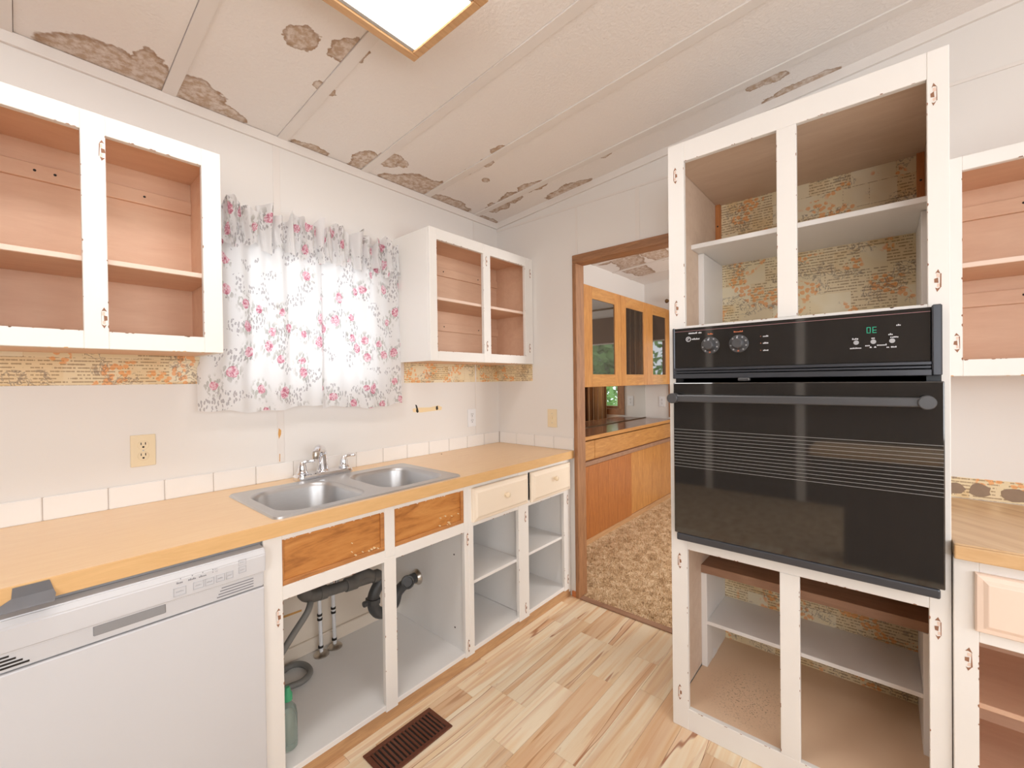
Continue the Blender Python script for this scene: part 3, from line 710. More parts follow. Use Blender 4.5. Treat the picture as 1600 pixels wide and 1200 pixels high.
# ---------------------------------------------------------------- sink
def rrect(x0, x1, y0, y1, r, n=8):
    pts = []
    for cx, cy, a0 in ((x1 - r, y1 - r, 0), (x0 + r, y1 - r, PI / 2), (x0 + r, y0 + r, PI), (x1 - r, y0 + r, 1.5 * PI)):
        for k in range(n + 1):
            a = a0 + k / n * PI / 2; pts.append((cx + r * math.cos(a), cy + r * math.sin(a)))
    return pts
def sink():
    t = thing('kitchen_sink', (-1.318, -.365, .905), 'stainless steel double bowl sink set in the countertop', 'sink')
    B = [(-1.683, -1.347, -.562, -.187), (-1.277, -.957, -.562, -.187)]
    # deck: outer plate with two holes
    bm = bmesh.new(); n = 8; zt = .9175
    def ring(pts, z): return [bm.verts.new((x, y, z)) for x, y in pts]
    def loop(vs): return [bm.edges.new((vs[i], vs[(i + 1) % len(vs)])) for i in range(len(vs))]
    o0 = ring(rrect(-1.722, -.912, -.606, -.130, .028, n), .9112); o1 = ring(rrect(-1.718, -.916, -.602, -.134, .026, n), zt); o2 = ring(rrect(-1.710, -.924, -.594, -.142, .022, n), zt - .0012)
    for a, b in ((o0, o1), (o1, o2)):
        for i in range(len(a)): bm.faces.new((a[i], a[(i + 1) % len(a)], b[(i + 1) % len(b)], b[i]))
    edges = [bm.edges.get((o2[i], o2[(i + 1) % len(o2)])) for i in range(len(o2))]
    holes = []
    for b in B:
        h = ring(rrect(*b[:2], b[2], b[3], .085, n), zt - .0015); edges += loop(h); holes.append(h)
    bmesh.ops.triangle_fill(bm, use_beauty=True, use_dissolve=False, edges=edges)
    bmesh.ops.recalc_face_normals(bm, faces=bm.faces)
    link('deck', bm_mesh(bm, 'deck'), 'steel', t)
    for b in B:
        bm = bmesh.new(); prev = None
        prof = [(0, zt - .0015, .085), (.006, zt - .006, .083), (.010, zt - .02, .082), (.020, zt - .145, .078), (.03, zt - .165, .072), (.055, zt - .172, .055)]
        for ins, z, r in prof:
            cur = [bm.verts.new((x, y, z)) for x, y in rrect(b[0] + ins, b[1] - ins, b[2] + ins, b[3] - ins, r, n)]
            if prev:
                for i in range(len(cur)): bm.faces.new((prev[i], prev[(i + 1) % len(cur)], cur[(i + 1) % len(cur)], cur[i]))
            prev = cur
        bm.faces.new(prev); bmesh.ops.recalc_face_normals(bm, faces=bm.faces); bmesh.ops.reverse_faces(bm, faces=bm.faces)
        bw = link('bowl', bm_mesh(bm, 'bowl'), 'steel', t, smooth=True)
        lathe('drain_strainer', ((b[0] + b[1]) / 2, (b[2] + b[3]) / 2, zt - .172), (0, 0, 1), [(.055, 0), (.055, .002), (.04, .003), (.036, .001), (0, .001)], 'chrome', bw)
sink()

# ---------------------------------------------------------------- faucet
fa = thing('kitchen_faucet', (-1.313, -.08, .911), 'chrome two handle faucet behind the double sink', 'faucet')
bm = bmesh.new(); prev = None
for ins, z in ((0, .9115), (0, .926), (.004, .934), (.012, .938)):
    cur = [bm.verts.new((x, y, z)) for x, y in rrect(-1.447 + ins, -1.179 - ins, -.122 + ins, -.038 - ins, .03, 6)]
    if prev:
        for i in range(len(cur)): bm.faces.new((prev[i], prev[(i + 1) % len(cur)], cur[(i + 1) % len(cur)], cur[i]))
    else: bm.faces.new(list(reversed(cur)))
    prev = cur
bm.faces.new(prev); bmesh.ops.recalc_face_normals(bm, faces=bm.faces)
link('base_plate', bm_mesh(bm, 'base_plate'), 'chrome', fa)
for x in (-1.412, -1.213):
    hd = lathe('handle', (x, -.08, .936), (0, 0, 1), [(.024, 0), (.024, .008), (.021, .012), (.019, .016), (.0175, .034), (.014, .048), (.009, .056), (0, .058)], 'chrome', fa)
    tube('lever', [(x, -.08, .982), (x + .012, -.083, .991), (x + .03, -.088, .992), (x + .043, -.092, .992)], [.010, .0085, .006, .0065], 'chrome', hd, 10)
    lathe('lever_tip', (x + .040, -.091, .992), (1, -.3, 0), [(0, -.004), (.007, 0), (.0085, .006), (.006, .012), (0, .014)], 'chrome', hd, 12)
sp = tube('spout', [(-1.318, -.08, .936), (-1.322, -.085, .985), (-1.336, -.108, 1.030), (-1.362, -.145, 1.051), (-1.388, -.178, 1.050), (-1.402, -.196, 1.040)], [.024, .0235, .0225, .021, .0185, .015], 'chrome', fa, 16)
lathe('spout_collar', (-1.318, -.08, .934), (0, 0, 1), [(.029, 0), (.029, .006), (.024, .012), (0, .012)], 'chrome', sp)
lathe('aerator', (-1.402, -.196, 1.046), (-.12, -.12, -1), [(.013, 0), (.014, .01), (.013, .026), (.010, .030), (0, .03)], 'tarnish', sp)
tube('lift_rod', [(-1.296, -.058, .936), (-1.296, -.058, .975)], .004, 'chrome', fa, 8, 1)

# ---------------------------------------------------------------- base cabinets along the sink wall
FN = ('N', -.6023)
def knob(parent, face, u, z, d):
    return lathe('knob', fp(face, u, d, z), fp((face[0], 0), 0, -1, 0), [(.008, 0), (.0075, .008), (.011, .013), (.0145, .019), (.013, .025), (.007, .029), (0, .030)], 'knob', parent, 16)
def raised_front(name, face, u0, u1, z0, z1, mat, parent):
    """drawer front: 19 mm slab with a raised centre field"""
    bm = bmesh.new(); prev = None
    for ins, d in ((0, 0), (0, -.012), (.003, -.016), (.014, -.018), (.022, -.0225), (.024, -.023)):
        cur = [bm.verts.new(fp(face, u, d, z)) for u, z in ((u0 + ins, z0 + ins), (u1 - ins, z0 + ins), (u1 - ins, z1 - ins), (u0 + ins, z1 - ins))]
        if prev:
            for i in range(4): bm.faces.new((prev[i], prev[(i + 1) % 4], cur[(i + 1) % 4], cur[i]))
        else: bm.faces.new(list(reversed(cur)))
        prev = cur
    bm.faces.new(prev); bmesh.ops.recalc_face_normals(bm, faces=bm.faces)
    return link(name, bm_mesh(bm, name), mat, parent)

sb = thing('sink_cabinet', (-1.315, -.3, 0), 'white doorless base cabinet under the sink with two bare brown panels', 'cabinet')
for a, b in ((-1.757, -1.700),): box('stile', fb(FN, a, b, 0, .02, .055, .862), 'white', sb)
box('stile', fb(FN, -1.327, -1.273, 0, .02, .055, .66), 'white', sb); box('stile', fb(FN, -1.322, -1.277, 0, .02, .66, .862), 'white', sb)
box('stile', fb(FN, -.903, -.876, 0, .02, .055, .862), 'white', sb)
for l, r in ((-1.700, -1.322), (-1.277, -.903)):
    box('rail', fb(FN, l, r, .0005, .02, .842, .862), 'white', sb); box('rail', fb(FN, l - .0, r, .0005, .02, .645, .690), 'white', sb)
    # bare panel with its rough border strip
    pn = box('bare_panel', fb(FN, l, r, .012, .018, .69, .842), 'bare', sb, 0)
    for b in ((l, r, .69, .706), (l, l + .006, .706, .842), (r - .016, r, .706, .842)):
        box('border_strip', fb(FN, b[0], b[1], .004, .012, b[2], b[3]), 'bare_strip', pn, .001)
    pl = []
    for _ in range(9):
        u = random.uniform(r - .14, r - .02); z = random.choice((random.uniform(.705, .713), random.uniform(.705, .77))); s_ = random.uniform(.002, .005)
        pl.append([(u - s_, z), (u, z - s_ * .7), (u + s_ * 1.1, z + .001), (u + .001, z + s_)])
    g_ = polyplate('glue_remains', FN, pl, .003, .0125, 'glue', pn); g_['kind'] = 'stuff'
    chips(sb, FN, [((l, .842), (r, .842), (0, -1)), ((l, .69), (r, .69), (0, 1))], 16, 'white')
    chips(sb, FN, [((l, .645), (r, .645), (0, 1))], 4)
box('side_panel', (-1.757, -1.741, -.582, -.02, .055, .862), 'white_in', sb); box('side_panel', (-.896, -.881, -.582, -.02, .055, .862), 'white_in', sb)
box('floor_panel', (-1.741, -.896, -.598, -.02, .060, .080), 'white_in', sb)
box('back_panel', (-1.741, -.896, -.02, -.008, .055, .862), 'cream', sb); box('back_ledge', (-1.741, -.896, -.036, -.02, .080, .142), 'cream', sb, .003)
polyplate('rust_streak', ('N', -.02), [[(-1.74, .296), (-1.40, .285), (-1.40, .294), (-1.74, .31)], [(-1.74, .372), (-1.55, .40), (-1.55, .404), (-1.74, .379)]], -.001, 0, 'ruststain', sb)
for u, z, s in ((-1.715, .596, 1), (-.884, .607, 1), (-.884, .108, 1)): scar(sb, FN, u, z, s)
chips(sb, FN, [((-1.327, .09), (-1.327, .6), (1, 0)), ((-1.273, .09), (-1.273, .6), (-1, 0)), ((-1.70, .2), (-1.70, .64), (-1, 0))], 6)
for uz in ((-.897, .52), (-.897, .17)): lathe('screw_hole', (uz[0] + .0005, -.52, uz[1]), (-1, 0, 0), [(.004, 0), (.004, .001), (0, .001)], 'slot', sb, 8)

db = thing('drawer_cabinet', (-.44, -.3, 0), 'white doorless base cabinet with two cream drawers beside the doorway', 'cabinet')
for a, b in ((-.876, -.845), (-.512, -.427), (-.082, -.022)): box('stile', fb(FN, a, b, 0, .02, .055, .862), 'white', db)
box('filler', fb(FN, -.022, -.002, .006, .02, .03, .8625), 'white', db)
for l, r in ((-.845, -.512), (-.427, -.082)):
    box('rail', fb(FN, l, r, .0005, .02, .842, .862), 'white', db); box('rail', fb(FN, l, r, .0005, .02, .660, .690), 'white', db)
    box('interior_floor', (l - .04 if l > -.8 else l - .017, r + .036 if l < -.8 else r + .022, -.598, -.02, .060, .082), 'white_in', db); box('shelf', (l - .02, r + .02, -.585, -.02, .375, .390), 'white_in', db)
    chips(db, FN, [((l, .66), (r, .66), (0, 1)), ((r, .09), (r, .6), (1, 0))], 5)
box('side_panel', (-.875, -.862, -.582, -.02, .055, .862), 'white_in', db); box('side_panel', (-.06, -.044, -.582, -.02, .055, .862), 'white_in', db)
box('divider', (-.477, -.462, -.582, -.02, .082, .662), 'white_in', db); box('back_panel', (-.862, -.06, -.02, -.008, .055, .862), 'white_in', db); box('drawer_deck', (-.862, -.06, -.58, -.02, .662, .67), 'white_in', db)
for u0, u1, z0, ku, kz in ((-.858, -.447, .682, -.640, .772), (-.414, -.030, .676, -.212, .778)):
    d = raised_front('drawer', FN, u0, u1, z0, .842, 'creamdrawer', db); knob(d, FN, ku, kz, -.022)
for u, z in ((-.454, .607), (-.458, .111), (-.043, .611), (-.046, .119)): scar(db, FN, u, z, 1)
struct(box('trim_7', (-1.757, -.002, -.592, -.575, 0, .058), 'toe', bev=.002), 'brown toe trim along the base cabinets', 'trim')

struct(box('trim_8', (-2.395, -2.364, -.60, -.002, 0, .862), 'white', bev=.002), 'white end panel closing the counter run beside the dishwasher', 'panel')

# ---------------------------------------------------------------- under sink plumbing
dp = thing('drain_pipe', (-1.25, -.3, .25), 'dark grey plastic drain pipe and trap under the sink', 'pipe')
tube('elbow', [(-1.515, -.36, .74), (-1.515, -.33, .56), (-1.512, -.315, .505), (-1.47, -.30, .475), (-1.43, -.30, .474)], .026, 'abs', dp, 14)
tube('horizontal_pipe', [(-1.45, -.30, .474), (-1.16, -.30, .452)], .023, 'abs', dp, 14, 1)
for x, r, z, l in ((-1.445, .028, .474, .03), (-1.33, .029, .466, .05), (-1.20, .028, .456, .03)):
    lathe('coupling', (x, -.30, z), (1, 0, -.07), [(.022, 0), (r, .001), (r, l), (.022, l + .001)], 'abs', dp, 16)
tube('tailpiece', [(-1.117, -.372, .74), (-1.117, -.34, .56), (-1.13, -.30, .45), (-1.133, -.30, .38)], .022, 'abs', dp, 14)
tube('tee_branch', [(-1.29, -.30, .47), (-1.24, -.30, .485), (-1.19, -.30, .452)], .024, 'abs', dp, 14)
tp = tube('trap', [(-1.133, -.30, .44), (-1.165, -.30, .415), (-1.197, -.30, .36), (-1.188, -.297, .300), (-1.14, -.29, .262), (-1.075, -.28, .275), (-1.04, -.265, .318), (-.96, -.24, .332), (-.886, -.23, .33)], .026, 'abs_dark', dp, 14)
lathe('slip_nut', (-1.200, -.30, .335), (.1, 0, 1), [(.024, 0), (.034, .001), (.034, .022), (.024, .023)], 'abs_dark', tp, 8, False)
lathe('trap_wing', (-1.245, -.298, .345), (1, 0, 0), [(.012, 0), (.014, .004), (.012, .03)], 'abs_dark', tp, 10)
lathe('cleanout', (-.985, -.262, .345), (-.45, -1, .25), [(.030, 0), (.032, .004), (.032, .026), (.024, .028), (.022, .022), (0, .022)], 'abs_dark', tp, 16)
lathe('wall_flange', (-.8975, -.232, .33), (-1, 0, 0), [(.040, 0), (.040, .004), (.032, .012), (.030, .02)], 'tarnish', dp, 20)
for k, (x, y, lab) in enumerate(((-1.342, -.088, 'chrome water supply valve nearer the dishwasher hose'), (-1.272, -.078, 'chrome water supply valve nearer the drain trap'))):
    v = thing('supply_valve', (x, y, .08), lab, 'valve', 'supply valves under the sink')
    lathe('escutcheon', (x, y, .0805), (0, 0, 1), [(.034, 0), (.034, .004), (.026, .012), (.012, .016), (0, .016)], 'tarnish', v)
    tube('supply_tube', [(x, y, .09), (x - .004, y, .25), (x - .008, y, .42)], .0085, 'white_plastic', v, 10, 3)
    for z in (.115, .245, .265): lathe('compression_ring', (x - .002 - (z - .1) * .02, y, z), (0, 0, 1), [(.010, 0), (.0115, .001), (.0115, .009), (.010, .010)], 'slot', v, 12)
    b_ = lathe('valve_body', (x - .0075, y, .385), (0, 0, 1), [(.011, 0), (.014, .006), (.014, .04), (.009, .05), (.0, .052)], 'chrome', v, 14)
    lathe('valve_handle', (x - .006, y - .012, .40), (.35, -1, 0), [(.006, 0), (.006, .008), (.019, .010), (.019, .017), (.012, .021), (0, .021)], 'chrome', b_, 10)
hz = tube('drain_hose', [(-1.492, -.325, .462), (-1.515, -.345, .438), (-1.57, -.34, .37), (-1.625, -.33, .29), (-1.655, -.30, .20), (-1.63, -.22, .125), (-1.57, -.13, .098), (-1.49, -.085, .096), (-1.448, -.10, .096), (-1.432, -.15, .096), (-1.445, -.20, .096), (-1.49, -.225, .096), (-1.54, -.215, .096), (-1.60, -.20, .096), (-1.70, -.22, .096)], .0125, 'hose', None, 12, 8)
setp(hz, 'grey corrugated drain hose looped on the sink cabinet floor', 'hose')
bo = thing('bottle', (-1.652, -.5, .08), 'clear plastic bottle with green cap standing inside the sink cabinet', 'bottle')
lathe('body', (-1.652, -.5, .0805), (0, 0, 1), [(.026, 0), (.030, .004), (.030, .11), (.026, .135), (.013, .155), (.012, .165), (0, .165)], 'bottle', bo)
lathe('cap', (-1.652, -.5, .245), (0, 0, 1), [(.015, 0), (.015, .02), (.010, .03), (.007, .045), (0, .046)], 'cap', bo)

# ---------------------------------------------------------------- dishwasher
dw = thing('dishwasher', (-2.058, -.32, 0), 'white built in dishwasher under the countertop', 'dishwasher')
DX0, DX1 = -2.358, -1.760; FD = ('N', -.620)
box('tub', (DX0 + .01, DX1 - .01, -.60, -.03, .09, .8455), 'dishgap', dw, 0)
box('door', fb(FD, DX0, DX1, 0, .03, .12, .7195), 'dish', dw, .004, 2)
box('toe_panel', fb(FD, DX0 + .01, DX1 - .01, .05, .06, 0, .115), 'grey_plastic', dw)
# control panel: profile extruded along x
prof = [(.03, .722), (.004, .722), (.003, .764), (-.012, .772), (-.014, .824), (-.005, .842), (.03, .847)]
bm = bmesh.new(); A = [bm.verts.new(fp(FD, DX0, d, z)) for d, z in prof]; B_ = [bm.verts.new(fp(FD, DX1, d, z)) for d, z in prof]
bm.faces.new(A); bm.faces.new(list(reversed(B_)))
for i in range(len(A)): bm.faces.new((A[i], B_[i], B_[(i + 1) % len(A)], A[(i + 1) % len(A)]))
bmesh.ops.recalc_face_normals(bm, faces=bm.faces); bmesh.ops.bevel(bm, geom=list(bm.edges), offset=.003, segments=2, affect='EDGES')
cpn = link('control_panel', bm_mesh(bm, 'control_panel'), 'dish', dw)
box('handle_recess', fb(FD, -2.142, -2.002, -.0002, .012, .738, .763), 'grey_plastic', cpn, .002)
for i in range(4): box('vent_slot', fb(FD, -1.885 + i * .004, -1.79, .0022, .006, .730 + i * .008, .7325 + i * .008), 'mid_grey', cpn, 0)
for i in range(4): box('vent_slot', fb(FD, -2.34, -2.245 - i * .01, .0022, .006, .730 + i * .008, .734 + i * .008), 'slot', cpn, 0)
FC = ('N', -.634)
for (u, z, ww, hh) in ((-1.974, .790, .028, .022), (-1.932, .792, .024, .02), (-1.906, .792, .021, .02), (-1.880, .793, .021, .02), (-1.857, .793, .018, .02), (-1.824, .820, .020, .016), (-1.824, .798, .020, .018)):
    bt = boxes('button', [fb(FC, u - ww / 2, u + ww / 2, -.0008, .001, z - hh / 2, z - hh / 2 + .001), fb(FC, u - ww / 2, u + ww / 2, -.0008, .001, z + hh / 2 - .001, z + hh / 2), fb(FC, u - ww / 2, u - ww / 2 + .001, -.0008, .001, z - hh / 2, z + hh / 2), fb(FC, u + ww / 2 - .001, u + ww / 2, -.0008, .001, z - hh / 2, z + hh / 2)], 'pale_grey', cpn)
    lettering(bt, FC, u, z, ww * .62, .004, 'pale_grey')
for u, m_ in ((-1.972, 'mid_grey'), (-1.946, 'mid_grey'), (-1.922, 'mid_grey')):
    lettering(cpn, FC, u, .814, .018, .005, m_); box('indicator', fb(FC, u - .001, u + .001, -.0008, .001, .822, .8245), 'mid_grey', cpn, 0)
for u, z in ((-1.898, .822), (-1.898, .815)): box('indicator', fb(FC, u - .001, u + .001, -.0008, .001, z, z + .002), 'mid_grey', cpn, 0); lettering(cpn, FC, u + .008, z + .001, .008, .003, 'pale_grey')
box('top_gasket', (DX0, DX1, -.596, -.58, .8475, .857), 'grey_plastic', dw, .001)
# bent metal strip hooked on the counter edge
bm = bmesh.new()
P2 = [(-.6295, .907), (-.6305, .884), (-.640, .876), (-.655, .864)]
xsA = [(-2.268, -2.212), (-2.27, -2.206), (-2.288, -2.203), (-2.292, -2.206)]
va = [bm.verts.new((xsA[i][0], P2[i][0], P2[i][1])) for i in range(4)]; vb = [bm.verts.new((xsA[i][1], P2[i][0], P2[i][1])) for i in range(4)]
for i in range(3): bm.faces.new((va[i], vb[i], vb[i + 1], va[i + 1]))
bmesh.ops.solidify(bm, geom=bm.faces[:], thickness=.0012); bmesh.ops.recalc_face_normals(bm, faces=bm.faces)
setp(link('metal_bracket', bm_mesh(bm, 'metal_bracket'), 'tape'), 'bent grey metal strip stuck on the countertop edge over the dishwasher', 'bracket')

# ---------------------------------------------------------------- outlets and switch
def plate(name, face, u, z, mat, label, kind):
    t = thing(name, fp(face, u, 0, z), label, 'outlet' if kind == 'outlet' else 'switch')
    box('cover_plate', fb(face, u - .036, u + .036, -.006, -.0002, z - .058, z + .058), mat, t, .003, 2)
    if kind == 'outlet':
        for dz in (.02, -.02):
            r = lathe('receptacle', fp(face, u, -.006, z + dz), fp((face[0], 0), 0, -1, 0), [(.0165, -.001), (.0165, .0012), (.0155, .002), (0, .002)], mat, t, 18)
            boxes('slots', [fb(face, u - .0075, u - .0050, -.0086, -.0075, z + dz + .001, z + dz + .010), fb(face, u + .0050, u + .0075, -.0086, -.0075, z + dz + .001, z + dz + .010), fb(face, u - .0028, u + .0028, -.0086, -.0075, z + dz - .010, z + dz - .004)], 'slot', r)
        lathe('screw', fp(face, u, -.006, z), fp((face[0], 0), 0, -1, 0), [(.003, 0), (.003, .001), (0, .001)], 'tarnish', t, 8)
    else:
        box('toggle', fb(face, u - .004, u + .004, -.017, -.005, z - .004, z + .012), mat, t, .001)
        for dz in (.03, -.03): lathe('screw', fp(face, u, -.006, z + dz), fp((face[0], 0), 0, -1, 0), [(.003, 0), (.003, .001), (0, .001)], 'tarnish', t, 8)
    return t
plate('wall_outlet', ('N', 0), -1.952, 1.108, 'almond', 'almond duplex outlet on the sink wall above the dishwasher', 'outlet')
plate('wall_outlet', ('N', 0), -.273, 1.104, 'white_plastic', 'white outlet below the small corner wall cabinet', 'outlet')
plate('light_switch', ('E', 0), -.467, 1.104, 'almond', 'almond light switch beside the brown door casing', 'switch')
plate('wall_outlet', ('E', XE2), -.15, 1.085, 'white_plastic', 'white outlet on the dining room end wall above the sideboard', 'outlet')

# ---------------------------------------------------------------- curtains
def curtain(name, xa0, xb0, xa1, xb1, zb, zt, label, seed, left):
    """x range at the bottom (xa0..xb0) and at the rod (xa1..xb1)"""
    r = random.Random(seed)
    t = thing(name, ((xa0 + xb0) / 2, -.05, zb), label, 'curtain', 'rose print curtain pair')
    def cloth(nm, nu, nz, fx, mat='curtain', uo=0.0):
        bm = bmesh.new(); uvl = bm.loops.layers.uv.new('UVMap'); G = []; UVs = {}
        for j in range(nz + 1):
            row = []
            for i in range(nu + 1):
                co, uvv = fx(i / nu, j / nz); v = bm.verts.new(co); UVs[v] = uvv; row.append(v)
            G.append(row)
        for j in range(nz):
            for i in range(nu):
                f = bm.faces.new((G[j][i], G[j][i + 1], G[j + 1][i + 1], G[j + 1][i]))
                for l in f.loops: l[uvl].uv = UVs[l.vert]
        return link(nm, bm_mesh(bm, nm), mat, t, smooth=True)
    ph = [r.uniform(0, 6) for _ in range(6)]; W = xb0 - xa0; k1 = round(W / .085)
    def body(a, b):
        z = zb + (zt - zb) * b
        xl = xa0 + (xa1 - xa0) * min(1, max(0, (b - .22) / .15)); xr = xb0 + (xb1 - xb0) * b
        x = xl + (xr - xl) * a
        fold = .010 * math.sin(a * k1 * 2 * PI + ph[0] + .8 * math.sin(b * 2 + ph[1])) + .006 * math.sin(a * k1 * 3.7 + ph[2])
        fold *= (.55 + .6 * b)
        z2 = z + (.008 * math.sin(a * 7 + ph[3]) + .004 * math.sin(a * 23 + ph[4])) * (1 - b)
        return (x, -.052 + fold - .012 * (1 - b), z2), (seed * 3.1 + a * W * 1.25, z)
    bd_ = cloth('curtain_panel', 110, 40, body)
    def hem(a, b):
        (x, y, z), _ = body(a, b * .05)
        return (x, y - .0025, z - .001), (seed * 3.1 + a * W * 1.25, z)
    def ruffle(a, b):
        x = xa1 + (xb1 - xa1) * a
        amp = .010 + .022 * abs(b - .35) * 1.6
        y = -.070 + amp * math.sin(a * W * 95 + ph[3] + 1.5 * math.sin(a * 11)) + .008 * math.sin(a * W * 230 + ph[4] + b * 2)
        z = zt - .058 + .172 * b + (.026 * math.sin(a * W * 47 + ph[5]) + .008 * math.sin(a * W * 131 + ph[1])) * (b - .35) * 1.5
        if b < .25: z += -.008 * math.sin(a * W * 80 + ph[0])
        xx = x + .012 * math.sin(a * W * 95 + ph[3] + .9) * b
        return (xx, min(y, -.02), z), (seed * 2.3 + 1.7 + a * W * 2.0, z)
    cloth('ruffle', 240, 10, ruffle)
    return t
curtain('window_curtain', -1.797, -1.292, -1.766, -1.292, 1.238, 1.985, 'sheer white rose print curtain half next to the large wall cabinet', 1, True)
curtain('window_curtain', -1.306, -.864, -1.300, -.866, 1.226, 1.985, 'sheer white rose print curtain half next to the small corner cabinet', 2, False)
rod = thing('curtain_rod', (-1.3, -.045, 1.975), 'slim white rod carrying the rose print curtains', 'curtain rod')
tube('rod', [(-1.755, -.05, 1.985), (-.875, -.05, 1.985)], .006, 'white_plastic', rod, 10, 1)
for x in (-1.755, -.875): box('rod_bracket', (x - .006, x + .006, -.056, -.0005, 1.978, 1.992), 'white_plastic', rod)

# ---------------------------------------------------------------- ceiling light
cl = thing('ceiling_light', (-1.93, -1.02, 2.46), 'wood framed fluorescent ceiling light', 'ceiling light')
LX0, LX1, LY0, LY1 = -2.55, -1.325, -1.20, -.836
lz0 = 2.47; lz1 = 2.53
for b in ((LX0, LX1, LY1 - .032, LY1), (LX0, LX1, LY0, LY0 + .032), (LX0, LX0 + .032, LY0 + .032, LY1 - .032), (LX1 - .032, LX1, LY0 + .032, LY1 - .032)):
    box('wood_frame', (b[0], b[1], b[2], b[3], lz0, lz1), 'fixture_wood', cl, .003)
for b in ((LX0 + .032, LX1 - .032, LY1 - .046, LY1 - .032), (LX0 + .032, LX1 - .032, LY0 + .032, LY0 + .046)):
    box('metal_liner', (b[0], b[1], b[2], b[3], lz0 + .004, lz1), 'fixture_grey', cl)
box('diffuser', (LX0 + .033, LX1 - .033, LY0 + .047, LY1 - .047, lz0 + .004, lz0 + .012), 'diffuser', cl, 0)

# ---------------------------------------------------------------- oven cabinet
XO = -.589; FE = ('E', XO); YL, YR = -1.448, -2.2165
oc = thing('oven_cabinet', (-.29, -1.83, 0), 'tall white doorless cabinet housing the black wall oven', 'cabinet')
LS, MS, RS = (-1.508, YL), (-1.867, -1.811), (YR, -2.172)
for a, b in (LS, RS): box('stile', fb(FE, a, b, 0, .02, 0, 2.247), 'white', oc)
box('stile', fb(FE, *MS, 0, .02, 1.548, 2.172), 'white', oc); box('stile', fb(FE, *MS, 0, .02, .082, .695), 'white', oc)
box('rail', fb(FE, RS[1], LS[0], 0.0005, .02, 2.172, 2.247), 'white', oc); box('rail', fb(FE, RS[1], LS[0], .0005, .02, 1.535, 1.548), 'white', oc)
box('rail', fb(FE, RS[1], LS[0], .0005, .02, .695, .772), 'white', oc); box('rail', fb(FE, RS[1], LS[0], .0005, .02, .0, .082), 'white', oc)
for sgn, yo in ((-1, YL), (1, YR)):
    box('side_panel', (XO + .02, -.002, yo, yo + sgn * .014, 0, 2.247), 'white', oc)
    box('side_lining', (XO + .02, -.002, yo + sgn * .014, yo + sgn * .018, .09, 2.20), 'beige_in', oc, 0)
iL, iR = YL - .018, YR + .018
box('top_panel', (XO + .02, -.002, iR, iL, 2.185, 2.20), 'beige_in', oc); box('top_cover', (XO + .02, -.002, YR + .014, YL - .014, 2.232, 2.247), 'white', oc)
box('oven_deck', (XO + .02, -.002, iR, iL, 1.515, 1.53), 'white_in', oc); box('bottom_panel', (XO + .004, -.002, iR, iL, .066, .0815), 'dirty', oc)
box('oven_shelf', (XO + .02, -.002, iR, iL, .705, .72), 'beige_in', oc)
for z0, z1 in ((1.53, 2.185), (.0815, .705)): sheet('wallpapered_back', ('E', -.002), iR, iL, z0, z1, -.004, 0, 'wallpaper', oc)
# upper fittings
for yo, s in ((iL, -1), (iR, 1)):
    cl_ = box('corner_cleat', (-.03, -.006, yo, yo + s * .022, 1.92, 2.185), 'cleat', oc)
    for z in (1.97, 2.08): lathe('screw', (-.0305, yo + s * .011, z), (-1, 0, 0), [(.004, 0), (.004, .001), (0, .001)], 'slot', cl_, 8)
    box('shelf_support', (-.292, -.006, yo, yo + s * .024, 1.53, 1.892), 'white_in', oc)
    box('shelf_support', (-.292, -.006, yo, yo + s * .024, .0815, .492), 'white_in', oc)
s1 = box('shelf', (-.383, -.006, iR, iL, 1.893, 1.912), 'white_in', oc)
s2 = box('shelf', (-.292, -.006, iR + .024, iL - .024, .270, .286), 'white_in', oc); s3 = box('shelf', (-.292, -.006, iR, iL, .493, .528), 'brown_board', oc, label='dark brown board shelf')
polyplate('torn_paper_scrap', ('N', -1.4905), [(-.215, .0825), (-.150, .0825), (-.16, .105), (-.205, .125)], -.0008, 0, 'white_plastic', oc)
for u0, u1, z0, z1 in ((MS[1], LS[0], 1.548, 2.172), (RS[1], MS[0], 1.548, 2.172), (MS[1], LS[0], .082, .695), (RS[1], MS[0], .082, .695)):
    chips(oc, FE, [((u0, z0), (u0, z1), (-1, 0)), ((u1, z0), (u1, z1), (1, 0)), ((u0, z0), (u1, z0), (0, -1)), ((u0, z1), (u1, z1), (0, 1))], 6)
for u, z, s in ((-1.477, 2.127, -1), (-1.477, 1.619, -1), (-2.186, 2.124, 1), (-2.192, 1.611, 1), (-1.480, .645, -1), (-1.476, .133, -1), (-2.190, .645, 1), (-2.190, .14, 1)): scar(oc, FE, u, z, s)
for u in (-1.53, -2.145): lathe('screw', fp(FE, u, 0, .733), (-1, 0, 0), [(.006, 0), (.006, .001), (.003, .0018), (0, .0018)], 'trim', oc, 12)

